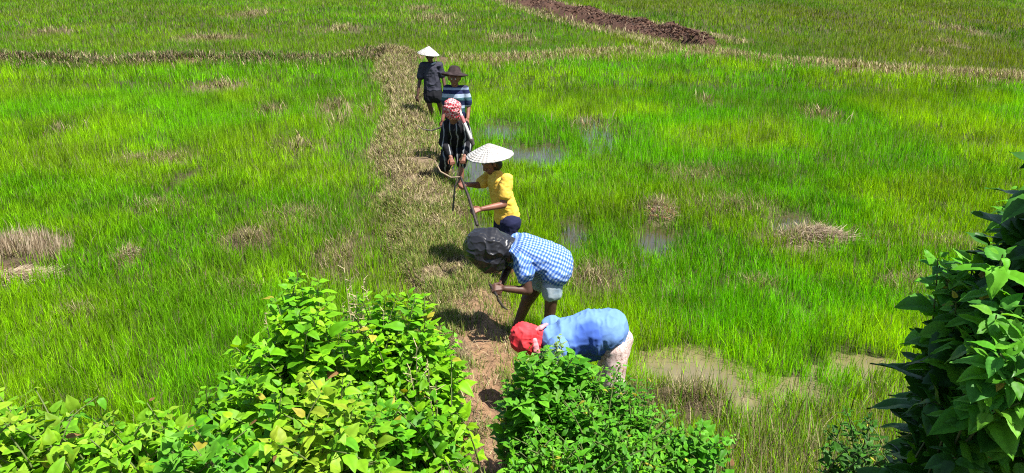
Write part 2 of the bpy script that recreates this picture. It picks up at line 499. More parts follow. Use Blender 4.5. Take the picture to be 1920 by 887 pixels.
# dry, trampled grass on the bunds ------------------------------------
def litter(n, sampler, hgt, wid, upr, cols, zoff=0.0, segs=1):
    x, y = sampler(n)
    n = len(x)
    z = gz(x, y) + zoff
    h = hgt * rng.uniform(0.4, 1.2, n)
    ang = rng.uniform(0, 2 * math.pi, n)
    la = rng.uniform(0.3, 1.0, n) / np.maximum(upr, 0.05)
    h3 = h / np.sqrt(1 + la ** 2)
    lean = np.stack([np.cos(ang), np.sin(ang)], 1) * la[:, None]
    ci = rng.integers(0, len(cols), n)
    c = np.array(cols)[ci] * rng.uniform(0.6, 1.3, n)[:, None]
    P = np.stack([x, y, z], 1)
    a = ang + math.pi / 2
    W = np.stack([np.cos(a), np.sin(a), np.zeros(n)], 1) * (wid * rng.uniform(0.6, 1.3, n))[:, None] * 0.5
    tip = P + np.stack([lean[:, 0] * h3, lean[:, 1] * h3, h3], 1)
    tip[:, 2] = np.maximum(tip[:, 2], gz(tip[:, 0], tip[:, 1]) + 0.012)
    mid = (P + tip) / 2 + np.array([0, 0, 1]) * (h * 0.12)[:, None]
    V = np.stack([P - W, P + W, mid - W * .9, mid + W * .9, tip], 1).reshape(-1, 3)
    b = np.arange(n)[:, None] * 5
    F_ = np.concatenate([b + np.array([[0, 1, 3, 2]]), b + np.array([[2, 3, 4]])], 1).ravel()
    st = (np.arange(n)[:, None] * 7 + np.array([[0, 4]])).ravel(); tot = np.tile([4, 3], n)
    return V, F_, st, tot, np.repeat(c, 5, 0)

def bund_sampler(y0, y1, gate=1.25, bare=True, nz=None):
    def f(n):
        y = rng.uniform(y0, y1, n)
        cx = np.interp(y, bund_y, bund_x); hwid = np.interp(y, bund_y, bund_w)
        x = cx + rng.uniform(-1.6, 1.6, n) * hwid
        k = rng.uniform(0, 1, n) < (1 - sm(0.8, gate + 0.3, bund(x, y)))
        if bare: k &= rng.uniform(0, 1, n) > field(x, y, BARE) * 0.93
        if nz: k &= rng.uniform(0, 1, n) < sm(nz[1], nz[2], fbm(x, y, nz[0], 97))
        return x[k], y[k]
    return f
DC = [STRAW, STRAW * 0.7, STRAW2, STRAW2 * 0.6, STRAW2 * 0.35, (0.30, 0.27, 0.11), (0.16, 0.17, 0.04), (0.10, 0.12, 0.02)]
GC = [(0.16, 0.24, 0.03), (0.10, 0.20, 0.02), (0.22, 0.24, 0.06), (0.3, 0.27, 0.1)]
bp_ = []
bp_.append(litter(33000, bund_sampler(4.4, 9, nz=(0.35, 0.22, 0.5)), 0.10, 0.0055, 0.45, DC))
bp_.append(litter(27000, bund_sampler(9, 15, nz=(0.5, 0.22, 0.5)), 0.13, 0.009, 0.5, DC))
bp_.append(litter(20000, bund_sampler(15, 27), 0.18, 0.016, 0.7, DC))
bp_.append(litter(46000, bund_sampler(4.4, 11, nz=(0.45, 0.36, 0.56)), 0.12, 0.006, 1.3, GC + [(0.06, 0.12, 0.01)]))
bp_.append(litter(14000, bund_sampler(11, 27, nz=(0.9, 0.38, 0.6)), 0.15, 0.012, 1.3, GC))
o = link("dry_grass", join("dry_grass", bp_), M_STRAW)
tag(o, "trampled straw and short weeds covering the footpath bund beside the workers", "dry grass", kind="stuff")

def cross_sampler(x0, x1, spread, off=0.0):
    def f(n):
        x = rng.uniform(x0, x1, n)
        y = cross_y(x) + off + rng.normal(0, spread, n)
        k = rng.uniform(0, 1, n) < sm(0.25, 0.6, fbm(x, y * 3, 1.5, 131))
        return x[k], y[k]
    return f
cp_ = [litter(24000, cross_sampler(-22, -4, 0.45, -0.2), 0.22, 0.022, 0.9, [STRAW2, STRAW, STRAW * .8, STRAW2 * .8, G_OLV, STRAW2 * .4, G_DRK * .7, G_DRK, STRAW2 * .3, STRAW2 * .3]),
       litter(24000, cross_sampler(-2, 32, 0.62), 0.22, 0.022, 1.0, [STRAW, STRAW2, (0.3, .26, .12), (0.22, .2, .08), G_OLV])]
o = link("dry_grass", join("dry_grass", cp_), M_STRAW)
tag(o, "brown dead grass along the cross bund between near paddies and far fields", "dry grass", kind="stuff")

def ditch_core(n):
    k = rng.integers(0, len(dt) - 1, n); t = rng.uniform(0, 1, n)[:, None]
    p = dt[k] * (1 - t) + dt[k + 1] * t + rng.normal(0, 0.45, (n, 2))
    return p[:, 0], p[:, 1]

def ditch_sampler(n):
    k = rng.integers(0, len(dt) - 1, n); t = rng.uniform(0, 1, n)[:, None]
    p = dt[k] * (1 - t) + dt[k + 1] * t
    d = dt[k + 1] - dt[k]; d = d / np.linalg.norm(d, axis=1)[:, None]
    nrm = np.stack([-d[:, 1], d[:, 0]], 1)
    s = rng.choice([-1, 1], n) * rng.uniform(0.95, 1.7, n) * 1.15
    p = p + nrm * s[:, None]
    return p[:, 0], p[:, 1]
o = link("dry_grass", join("dry_grass", [litter(6000, ditch_core, 0.13, 0.06, 0.3, [(.05, .028, .02), (.09, .05, .035), (.03, .018, .014), (.14, .09, .06)]), litter(6500, ditch_sampler, 0.24, 0.03, 1.3, [STRAW, STRAW2, G_OLV, (0.35, .3, .15)])]), M_STRAW)
tag(o, "pale dry grass fringing the brown ploughed ditch in the far field", "dry grass", kind="stuff")

def spot_sampler(sp, scale=1.0):
    wts = np.array([s[2] * s[3] for s in sp]) ** 0.8; wts /= wts.sum()
    def f(n):
        k = rng.choice(len(sp), n, p=wts); a = rng.uniform(0, 2 * math.pi, n); r = np.abs(rng.normal(0, 0.62, n)) * scale
        S = np.array(sp)[k]
        return S[:, 0] + np.cos(a) * r * S[:, 2], S[:, 1] + np.sin(a) * r * S[:, 3]
    return f
near_dry = [s for s in DRYS if s[1] < 14]; far_dry = [s for s in DRYS if s[1] >= 14]
o = link("dry_grass", join("dry_grass", [litter(9000, spot_sampler(near_dry), 0.18, 0.006, 0.7, DC), litter(4500, spot_sampler(far_dry), 0.3, 0.02, 1.0, DC)]), M_STRAW)
tag(o, "scattered patches of withered straw-coloured grass among the green rice", "dry grass", kind="stuff")

# tall dead grass at the foot of the road bank, right of the footpath
def toe_sampler(n):
    x = rng.uniform(0.75, 6.2, n); y = rng.uniform(3.9, 5.9, n)
    k = rng.uniform(0, 1, n) < (0.30 + 0.7 * sm(5.6, 4.7, y + (fbm(x, y, 0.5, 101) - 0.5))) * sm(0.3, 0.5, fbm(x, y, 0.35, 103)) * (1 - 0.9 * field(x, y, WATER))
    return x[k], y[k]
TC = [STRAW * 0.8, STRAW2, G_VIV * .7, G_OLV, (0.10, 0.2, 0.02), (0.24, 0.24, 0.08), (0.12, 0.17, 0.03), (0.30, 0.27, 0.12), (0.06, 0.05, 0.03)]
o = link("tall_grass", join("tall_grass", [litter(18000, toe_sampler, 0.34, 0.006, 2.2, TC), litter(11000, toe_sampler, 0.25, 0.006, 0.6, TC)]), M_STRAW)
tag(o, "tall half-dead grass at the water edge below the road bank", "grass", kind="stuff")

def bank_sampler(n):
    x = rng.uniform(-5, 5, n); y = rng.uniform(1.2, 4.6, n)
    return x, y
o = link("bank_grass", join("bank_grass", [litter(14000, bank_sampler, 0.12, 0.007, 0.9, GC + DC[2:] + [(0.05, 0.08, 0.01)])]), M_STRAW)
tag(o, "rough weedy grass on the slope of the road bank", "grass", kind="stuff")

# straw heaps lying in the paddy: things
def straw_heap(px, py, rx, ry, n, L, hz, label, cols, axis=0.0, spread=0.5):
    c = at(px, py); ax = at(px + rx, py).x - c.x; ay = (at(px, py - ry).y - at(px, py + ry).y) / 2
    z0 = float(gz(c.x, c.y))
    m = n
    u = rng.normal(0, 0.42, m); v = rng.normal(0, 0.42, m)
    r = np.hypot(u, v)
    P = np.stack([c.x + u * ax, c.y + v * ay, z0 + hz * np.exp(-r ** 2 * 2.2) * rng.uniform(0.1, 1, m)], 1)
    a = axis + rng.normal(0, spread, m)
    tilt = rng.normal(0.03, 0.16, m)
    D = np.stack([np.cos(a) * np.cos(tilt), np.sin(a) * np.cos(tilt), np.sin(tilt)], 1) * (L * rng.uniform(0.4, 1.1, m))[:, None]
    p1 = P + D
    p1[:, 2] = np.maximum(p1[:, 2], np.minimum(gz(p1[:, 0], p1[:, 1]), z0 + .05) + 0.005)
    Wd = np.cross(D, np.array([0, 0, 1.0])); Wd /= (np.linalg.norm(Wd, axis=1)[:, None] + 1e-9)
    tw = rng.uniform(-1, 1, m)[:, None]
    Wd = Wd * 0.0026 + np.array([0, 0, 0.002]) * tw
    mid = (P + p1) / 2 + rng.normal(0, 0.01, (m, 3))
    V = np.stack([P - Wd, P + Wd, mid + Wd, mid - Wd, p1 + Wd * .4, p1 - Wd * .4], 1).reshape(-1, 3)
    b = np.arange(m)[:, None] * 6
    Q = np.concatenate([b + np.array([[0, 1, 2, 3]]), b + np.array([[3, 2, 4, 5]])], 0)
    ci = rng.integers(0, len(cols), m)
    C = np.repeat(np.array(cols)[ci] * rng.uniform(0.6, 1.25, m)[:, None], 6, 0)
    me = quads_mesh("straw_heap", V, Q, C)
    o = link("straw_heap", me, M_STRAW)
    return tag(o, label, "straw heap")
SCOL = [(0.36, 0.285, 0.19), (0.25, 0.19, 0.12), (0.15, 0.105, 0.065), (0.46, 0.38, 0.27), (0.08, 0.055, 0.04)]
straw_heap(1522, 460, 62, 14, 3400, 0.22, 0.10, "long pale straw heap lying below a small puddle in the right paddy", SCOL, 0.1, 0.9)
straw_heap(1240, 410, 22, 15, 900, 0.17, 0.06, "small reddish brown straw heap standing above a round puddle", SCOL[1:] + [(0.35, 0.16, 0.09)], 1.2, 1.2)
straw_heap(20, 524, 62, 9, 3400, 0.25, 0.04, "flat bleached straw mat lying on bare mud at the left edge", [(0.5, 0.41, 0.29), (0.40, 0.31, 0.21), (0.55, 0.46, 0.33)], 0.0, 0.5)
straw_heap(246, 500, 9, 9, 260, 0.13, 0.07, "tiny tuft of bleached straw alone in the left paddy", SCOL, 1.5, 1.0)
def stubble():
    c = at(45, 508)
    n = 1500
    x = c.x + rng.uniform(-0.75, 0.36, n); y = c.y + 0.05 + rng.uniform(0, 0.5, n)
    z = gz(x, y); h = rng.uniform(0.12, 0.30, n); a = rng.uniform(0, 6.28, n); la = np.abs(rng.normal(0, .14, n))
    lean = np.stack([np.cos(a) * la, np.sin(a) * la], 1)
    col = 1.25 * np.array(SCOL)[rng.integers(0, 4, n)] * rng.uniform(0.7, 1.25, n)[:, None]
    d = blades_mesh("s", np.stack([x, y, z], 1), h, lean, rng.uniform(0.005, 0.009, n), col, 2)
    o = link("rice_stubble", join("rice_stubble", [d]), M_STRAW)
    tag(o, "upright clump of bleached rice stubble behind the flat straw mat", "stubble")
stubble()

# ------------------------------------------------------------------ people
class Shape:
    def __init__(s): s.V = []; s.Q = []; s.n = 0
    def cap(s, p0, p1, r0, r1=None, w=None, k=1.0, seg=14, hemi=4):
        """tapered capsule; w is the wide axis and k its stretch"""
        r1 = r0 if r1 is None else r1
        p0 = Vector(p0); p1 = Vector(p1); d = p1 - p0
        if d.length < 1e-5: d = Vector((0, 0, 1e-4)); p1 = p0 + d
        a = d.normalized()
        if w is None:
            w = a.orthogonal()
        u = (Vector(w) - a * Vector(w).dot(a))
        if u.length < 1e-4: u = a.orthogonal()
        u.normalize(); v = a.cross(u)
        prof = [(p0 - a * r0 * math.cos(t), r0 * math.sin(t)) for t in [max(0.02, math.pi / 2 * i / hemi) for i in range(hemi + 1)]]
        prof += [(p0.lerp(p1, t), r0 + (r1 - r0) * t) for t in (0.33, 0.67)]
        prof += [(p1 + a * r1 * math.sin(t), r1 * math.cos(t)) for t in [math.pi / 2 * i / hemi * 0.985 for i in range(hemi + 1)]]
        m = len(prof)
        for c, r in prof:
            for j in range(seg):
                th = 2 * math.pi * j / seg
                s.V.append(c + u * (math.cos(th) * r * k) + v * (math.sin(th) * r))
        for i in range(m - 1):
            for j in range(seg):
                s.Q.append([s.n + i * seg + j, s.n + i * seg + (j + 1) % seg, s.n + (i + 1) * seg + (j + 1) % seg, s.n + (i + 1) * seg + j])
        s.Q.append([s.n + j for j in range(seg)][::-1]); s.Q.append([s.n + (m - 1) * seg + j for j in range(seg)])
        s.n += m * seg
        return s
    def ball(s, c, r, w=None, k=1.0, axis=(0, 0, 1), l=0.0):
        a = Vector(axis).normalized() * max(l, 1e-3)
        return s.cap(Vector(c) - a, Vector(c) + a, r, r, w, k)
    def path(s, pts, rad, w=None, k=1.0):
        for i in range(len(pts) - 1):
            s.cap(pts[i], pts[i + 1], rad[i], rad[i + 1], w, k)
        return s
    def build(s, name, material, parent, voxel=0.008, smooth=4, disp=None, pre=None):
        me = bpy.data.meshes.new(name)
        me.from_pydata([tuple(v) for v in s.V], [], s.Q)
        o = bpy.data.objects.new("tmp", me); SC.collection.objects.link(o)
        m = o.modifiers.new("r", 'REMESH'); m.mode = 'VOXEL'; m.voxel_size = voxel; m.use_smooth_shade = True
        m2 = o.modifiers.new("s", 'SMOOTH'); m2.iterations = smooth; m2.factor = 0.5
        dg = bpy.context.evaluated_depsgraph_get(); dg.update()
        me2 = bpy.data.meshes.new_from_object(o.evaluated_get(dg))
        me2.name = name
        bpy.data.objects.remove(o); bpy.data.meshes.remove(me)
        n = len(me2.vertices)
        co = np.empty(n * 3); me2.vertices.foreach_get("co", co); co = co.reshape(-1, 3)
        no = np.empty(n * 3); me2.vertex_normals.foreach_get("vector", no); no = no.reshape(-1, 3)
        if pre is not None: co = pre(co, no)
        if disp is not None:
            co = co + no * disp(co, no)[:, None]
        if disp is not None or pre is not None:
            me2.vertices.foreach_set("co", co.ravel()); me2.update()
        me2.polygons.foreach_set("use_smooth", np.ones(len(me2.polygons), bool))
        ob = link(name, me2, material, parent)
        return ob

def hand(s, wrist, d, out, curl=0.5, L=0.17, thumb=1):
    """palm, four fingers of unequal length and a thumb leaving the side of the palm; d = forearm direction, out = back of the hand"""
    wrist = Vector(wrist); d = Vector(d).normalized(); out = Vector(out); out = (out - d * out.dot(d)).normalized()
    side = d.cross(out).normalized() * thumb
    pl = L * 0.5
    for q in (-1.5, -0.5, 0.5, 1.5):
        s.cap(wrist + side * q * 0.006, wrist + d * pl + side * q * 0.018, 0.014, 0.012)
    for q, fl in zip((-1.5, -0.5, 0.5, 1.5), (0.72, 0.9, 1.0, 0.92)):
        a = wrist + d * pl + side * q * 0.021
        d1 = (d * math.cos(curl * 0.7) - out * math.sin(curl * 0.7) + side * q * 0.05).normalized()
        d2 = (d * math.cos(curl * 1.9) - out * math.sin(curl * 1.9)).normalized()
        b = a + d1 * L * 0.26 * fl; c = b + d2 * L * 0.26 * fl
        s.cap(a, b, 0.0098, 0.009); s.cap(b, c, 0.009, 0.008)
    a = wrist + d * pl * 0.25 + side * 0.03
    dt_ = (d * 0.6 + side * 0.7 - out * 0.45 * curl).normalized()
    b = a + dt_ * L * 0.25; c = b + (d * 0.9 - out * 0.6 * curl + side * 0.1).normalized() * L * 0.2
    s.cap(a, b, 0.012, 0.0105); s.cap(b, c, 0.0105, 0.009)

def foot(s, ankle, fwd, z=None):
    ankle = Vector(ankle); fwd = Vector(fwd); fwd.z = 0; fwd.normalize()
    zz = ankle.z - 0.06 if z is None else z
    heel = Vector((ankle.x, ankle.y, zz + 0.03)) - fwd * 0.04
    ball_ = Vector((ankle.x, ankle.y, zz + 0.022)) + fwd * 0.13
    s.cap(ankle, heel, 0.036, 0.032); s.cap(heel, ball_, 0.032, 0.026, fwd.cross(Vector((0, 0, 1))), 1.45)
    side = fwd.cross(Vector((0, 0, 1)))
    for q, l in zip((-2, -1, 0, 1, 2), (0.035, 0.04, 0.045, 0.048, 0.055)):
        s.cap(ball_ + side * q * 0.015, ball_ + side * q * 0.018 + fwd * l, 0.011, 0.010)

def head(s, c, face, up=(0, 0, 1), r=0.092):
    c = Vector(c); f = Vector(face).normalized(); up = Vector(up); up = (up - f * up.dot(f)).normalized(); sd = f.cross(up)
    s.cap(c + up * 0.02 - f * 0.012, c + up * 0.02 + f * 0.01, r * 0.98, r * 0.90)
    s.cap(c - up * 0.01 + f * 0.012, c - up * 0.075 + f * 0.045, r * 0.80, r * 0.38, sd, 1.1)
    s.cap(c + up * 0.012 + f * r * 0.98, c - up * 0.028 + f * (r * 1.10), 0.010, 0.016)     # nose
    s.cap(c + up * 0.032 + f * r * 0.86 - sd * 0.035, c + up * 0.032 + f * r * 0.86 + sd * 0.035, 0.014)  # brow
    s.cap(c - up * 0.052 + f * r * 0.86 - sd * 0.02, c - up * 0.052 + f * r * 0.86 + sd * 0.02, 0.0115)    # lips
    for k in (-1, 1):
        s.cap(c + sd * k * r * 0.93 + up * 0.02 - f * 0.005, c + sd * k * r * 0.9 - up * 0.018, 0.017, 0.012, f, 1.2)

def eyes(c, face, parent, up=(0, 0, 1), r=0.092):
    c = Vector(c); f = Vector(face).normalized(); up = Vector(up); up = (up - f * up.dot(f)).normalized(); sd = f.cross(up)
    for k in (-1, 1):
        S = Shape(); S.ball(c + up * 0.008 + f * r * 0.87 + sd * k * 0.031, 0.0125)
        me = bpy.data.meshes.new("eye"); me.from_pydata([tuple(v) for v in S.V], [], S.Q)
        me.polygons.foreach_set("use_smooth", np.ones(len(me.polygons), bool))
        link("eye", me, M_EYE, parent)

def skin_mat(name, c1, c2):
    return mat(name, rough=0.5, spec=0.35, build=noise_mix(c1, c2, 9, 3, 0.15))
M_SKIN = skin_mat("skin_dark", (0.055, 0.026, 0.018), (0.095, 0.045, 0.030))
M_SKIN2 = skin_mat("skin_brown", (0.15, 0.058, 0.036), (0.22, 0.090, 0.055))
M_EYE = mat("eye_white", (0.5, 0.47, 0.42), 0.3)
M_HAIR = mat("hair", (0.012, 0.010, 0.009), 0.5)

def cloth_disp(amp=0.007, s1=0.10, s2=0.045, stretch=(1, 1, 1), seed=0):
    st = np.array(stretch)
    def f(co, no):
        q = co * st
        a = 1 - np.abs(vn3(q + 3.1, s1, seed) * 2 - 1); b = 1 - np.abs(vn3(q + 7.7, s2, seed + 5) * 2 - 1)
        return amp * ((a ** 2) * 1.3 + 0.55 * b ** 2 - 0.6)
    return f

def cloth_weave(nt, b, strength=0.25):
    tc = N(nt, "ShaderNodeTexCoord"); n = N(nt, "ShaderNodeTexNoise"); n.inputs["Scale"].default_value = 35; n.inputs["Detail"].default_value = 5
    nt.links.new(tc.outputs["Object"], n.inputs["Vector"])
    bp = N(nt, "ShaderNodeBump"); bp.inputs["Strength"].default_value = strength; bp.inputs["Distance"].default_value = 0.008
    nt.links.new(n.outputs["Fac"], bp.inputs["Height"]); nt.links.new(bp.outputs[0], b.inputs["Normal"])

def lathe_mesh(name, prof, seg, rad_noise=0.0, ribs=0, rib_amp=0.0, rings=False):
    """prof: list of (radius, height)"""
    V, Q = [], []
    for i, (r, z) in enumerate(prof):
        for j in range(seg):
            th = 2 * math.pi * j / seg
            rr = r * (1 + rad_noise * math.sin(3 * th + i * 0.2))
            zz = z + (rib_amp * (math.cos(ribs * th)) if ribs else 0) * min(1, r * 6)
            V.append((rr * math.cos(th), rr * math.sin(th), zz))
    m = len(prof)
    for i in range(m - 1):
        for j in range(seg):
            Q.append([i * seg + j, i * seg + (j + 1) % seg, (i + 1) * seg + (j + 1) % seg, (i + 1) * seg + j])
    me = bpy.data.meshes.new(name); me.from_pydata(V, [], Q)
    me.polygons.foreach_set("use_smooth", np.ones(len(me.polygons), bool))
    return me

def palm_hat_mat():
    def f(nt, b):
        tc = N(nt, "ShaderNodeTexCoord")
        sx = N(nt, "ShaderNodeSeparateXYZ"); nt.links.new(tc.outputs["Object"], sx.inputs[0])
        at2 = N(nt, "ShaderNodeMath", operation='ARCTAN2'); nt.links.new(sx.outputs[1], at2.inputs[0]); nt.links.new(sx.outputs[0], at2.inputs[1])
        mu = N(nt, "ShaderNodeMath", operation='MULTIPLY'); mu.inputs[1].default_value = 34; nt.links.new(at2.outputs[0], mu.inputs[0])
        si = N(nt, "ShaderNodeMath", operation='SINE'); nt.links.new(mu.outputs[0], si.inputs[0])
        mz = N(nt, "ShaderNodeMath", operation='MULTIPLY'); mz.inputs[1].default_value = 420; nt.links.new(sx.outputs[2], mz.inputs[0])
        s2 = N(nt, "ShaderNodeMath", operation='SINE'); nt.links.new(mz.outputs[0], s2.inputs[0])
        ad = N(nt, "ShaderNodeMath", operation='ADD'); nt.links.new(si.outputs[0], ad.inputs[0]); nt.links.new(s2.outputs[0], ad.inputs[1])
        n = N(nt, "ShaderNodeTexNoise"); n.inputs["Scale"].default_value = 14; n.inputs["Detail"].default_value = 5; nt.links.new(tc.outputs["Object"], n.inputs["Vector"])
        r = N(nt, "ShaderNodeMapRange"); r.inputs["From Min"].default_value = -2; r.inputs["From Max"].default_value = 1
        r.inputs["To Min"].default_value = 0.5; r.inputs["To Max"].default_value = 1.0
        nt.links.new(ad.outputs[0], r.inputs["Value"])
        cr = N(nt, "ShaderNodeValToRGB"); cr.color_ramp.elements[0].color = (0.33, 0.31, 0.28, 1); cr.color_ramp.elements[1].color = (0.50, 0.48, 0.46, 1)
        cr.color_ramp.elements[0].position = 0.35; cr.color_ramp.elements[1].position = 0.6
        nt.links.new(n.outputs["Fac"], cr.inputs[0])
        mx = N(nt, "ShaderNodeMix", data_type='RGBA', blend_type='MULTIPLY'); mx.inputs[0].default_value = 1
        nt.links.new(cr.outputs[0], mx.inputs[6]); nt.links.new(r.outputs[0], mx.inputs[7]); nt.links.new(mx.outputs[2], b.inputs["Base Color"])
        bp = N(nt, "ShaderNodeBump"); bp.inputs["Strength"].default_value = 0.6; bp.inputs["Distance"].default_value = 0.004
        nt.links.new(ad.outputs[0], bp.inputs["Height"]); nt.links.new(bp.outputs[0], b.inputs["Normal"])
    return mat("palm_leaf_hat", rough=0.6, spec=0.3, build=f)
M_HAT = palm_hat_mat()

def cone_hat(center, R_, Hh, tilt, parent, label):
    prof = [(0.004, Hh), (R_ * 0.08, Hh * 0.95), (R_ * 0.3, Hh * 0.74), (R_ * 0.6, Hh * 0.43), (R_ * 0.85, Hh * 0.16), (R_, 0.0), (R_ * 1.0, -0.006),
            (R_ * 0.97, -0.004), (R_ * 0.6, Hh * 0.40), (R_ * 0.2, Hh * 0.80), (0.003, Hh * 0.95)]
    me = lathe_mesh("hat", prof, 96, 0.012, 16, 0.002)
    o = bpy.data.objects.new("hat", me); SC.collection.objects.link(o); me.materials.append(M_HAT)
    o.parent = parent
    o.location = Vector(center) - parent.location; o.rotation_euler = tilt
    o["label"] = label
    return o

def person(loc, label):
    return empty("person", loc, label, "person", "farm workers lined up along the bund")

def feet_z(x, y): return max(float(gz(x, y)), -0.03)

# --- person in the yellow shirt (facing the footpath) --------------------
def yellow():
    Y = 8.5
    f1 = aty(938, 508, Y + 0.12); f2 = aty(960, 512, Y - 0.12)
    f1.z = feet_z(f1.x, f1.y) + 0.06; f2.z = feet_z(f2.x, f2.y) + 0.06
    hipn, hipf = aty(957, 418, Y - 0.09), aty(944, 414, Y + 0.09)
    pel = (hipn + hipf) / 2
    chest = aty(937, 350, Y); nb = aty(930, 326, Y + 0.02)
    shn, shf = aty(950, 336, Y - 0.17), aty(917, 331, Y + 0.16)
    sv = (shn - shf).normalized()
    hd = aty(921, 307, Y + 0.02)
    kn, kf = aty(950, 462, Y - 0.14), aty(936, 460, Y + 0.10)
    eln = aty(944, 384, Y - 0.24); wrn = aty(903, 392, Y - 0.36)
    elf = aty(898, 347, Y + 0.10); wrf = aty(878, 346, Y - 0.06)
    root = person((pel.x, pel.y, feet_z(pel.x, pel.y)), "person in a yellow shirt and wide pale conical hat gripping a dark tool handle")
    b = Shape()
    b.cap(shn * 0.5 + shf * 0.5 - Vector((0, 0, .06)), pel, 0.10, 0.105, sv, 1.35)
    b.cap(hipn, hipf, 0.095); b.cap(chest + Vector((0, 0, .02)), nb, 0.09, 0.05, sv, 1.4); b.cap(nb, hd, 0.048, 0.05)
    head(b, hd, Vector((-0.85, -0.45, -0.35)), Vector((-.3, 0, 1)))
    for sh, el, wr in ((shn, eln, wrn), (shf, elf, wrf)):
        b.cap(sh, el, 0.052, 0.040); b.cap(el, wr, 0.041, 0.027)
    hand(b, wrn, (wrn - eln), (0.2, -0.6, 0.8), 1.1, thumb=1)
    hand(b, wrf, (wrf - elf), (0.2, -0.5, 0.8), 1.2, thumb=1)
    for h_, k_, f_ in ((hipn, kn, f2), (hipf, kf, f1)):
        b.cap(h_, k_, 0.085, 0.056); b.cap(k_, f_, 0.055, 0.034); foot(b, f_, (-1, -0.2, 0))
    b.build("body", M_SKIN2, root, 0.0062, 3)
    s = Shape()
    low = pel + Vector((0, 0, .10))
    s.cap((shn + shf) / 2 - Vector((0, 0, .05)), low, 0.108, 0.125, sv, 1.30)
    s.cap(chest, nb - Vector((0, 0, .03)), 0.11, 0.075, sv, 1.5)
    s.cap(low, low - Vector((0, 0, .03)), 0.135, 0.14, sv, 1.2)
    for sh, el in ((shn, eln), (shf, elf)):
        s.cap(sh, sh.lerp(el, 0.62), 0.066, 0.070)
    def ybuild(nt, bb):
        noise_mix((0.62, 0.38, 0.045), (0.78, 0.50, 0.09), 28, 3, 0, "Object", (0.45, 0.30, 0.08))(nt, bb)
        cloth_weave(nt, bb, 0.3)
    s.build("shirt", mat("yellow_cotton", rough=0.85, spec=0.2, build=ybuild), root, 0.008, 3, cloth_disp(0.009, 0.11, 0.045, (1, 1, 1.3), 3))
    t = Shape()
    t.cap(hipn, hipf, 0.118, 0.118); t.cap(pel + Vector((0, 0, .03)), pel, 0.12, 0.12, sv, 1.2)
    t.cap(hipn, kn.lerp(hipn, .15), 0.105, 0.09); t.cap(hipf, kf.lerp(hipf, .15), 0.105, 0.09)
    t.build("shorts", mat("navy_cotton", (0.012, 0.014, 0.045), 0.9, 0.2, lambda n_, b_: cloth_weave(n_, b_, .3)), root, 0.009, 3, cloth_disp(0.008, .1, .05, seed=8))
    cone_hat(aty(918, 291, Y + 0.02), 0.262, 0.135, (R(3), R(-4), 0), root, "wide pale conical palm-leaf hat")
    hr = Shape(); hr.cap(hd + Vector((.02, .0, .03)), hd + Vector((.045, 0.01, -.01)), 0.088, 0.08)
    hr.build("hair", M_HAIR, root, 0.008, 2)
    # the tool: dark handle, light wooden crook and hanging iron blade
    g0 = wrn + (wrn - eln).normalized() * 0.10 + Vector((0.0, -0.02, -0.015)); g1 = wrf + (wrf - elf).normalized() * 0.09
    d = (g1 - g0).normalized()
    top = g1 + d * 0.10; bot = g0 - d * 0.16
    hoe = empty("hoe", (g0 + g1) / 2, "hand hoe with dark handle and light wooden crook, held by the yellow-shirted worker", "hoe")
    S = Shape(); S.cap(bot, g0.lerp(g1, .5) + Vector((.01, 0, 0)), 0.019, 0.017); S.cap(g0.lerp(g1, .5) + Vector((.01, 0, 0)), top, 0.017, 0.014)
    S.build("handle", M_DARKWOOD, hoe, 0.005, 1)
    c1 = top; c2 = aty(846, 333, Y + 0.0); c3 = aty(826, 322, Y + 0.1); c4 = aty(815, 300, Y + .2)
    S = Shape(); S.path([c1, c2, c3, c4], [0.011, 0.010, 0.009, 0.006]); S.build("crook", M_PALEWOOD, hoe, 0.005, 1)
    bt = aty(853, 350, Y - .05); bb_ = aty(849, 394, Y - .05)
    S = Shape(); S.cap(c1, bt, 0.010, 0.010); S.cap(bt, bb_, 0.008, 0.010, (0.5, -1, 0), 2.0)
    S.build("blade", M_IRON, hoe, 0.005, 1)

M_DARKWOOD = mat("dark_wood", rough=0.6, build=noise_mix((0.012, 0.009, 0.008), (0.04, 0.028, 0.02), 30, 3, 0.3))
M_PALEWOOD = mat("pale_wood", rough=0.7, build=noise_mix((0.20, 0.15, 0.09), (0.32, 0.24, 0.16), 25, 3, 0.3))
M_IRON = mat("iron", rough=0.55, spec=0.5, build=noise_mix((0.03, 0.027, 0.025), (0.07, 0.055, 0.045), 40, 4, 0.4))
yellow()

# --- person under the black plastic bag (bent double) ---------------------
def suv_attr(o, origin, ax_u, ax_v, ax_n, kind="torso"):
    me = o.data; n = len(me.vertices)
    co = np.empty(n * 3); me.vertices.foreach_get("co", co); co = co.reshape(-1, 3) - np.array(origin)
    u = co @ np.array(ax_u); v = co @ np.array(ax_v); w_ = co @ np.array(ax_n)
    th = np.arctan2(v, w_) * 0.17
    a = me.attributes.new("suv", 'FLOAT_VECTOR', 'POINT')
    a.data.foreach_set("vector", np.stack([u, th, co[:, 2]], 1).astype(np.float32).ravel())

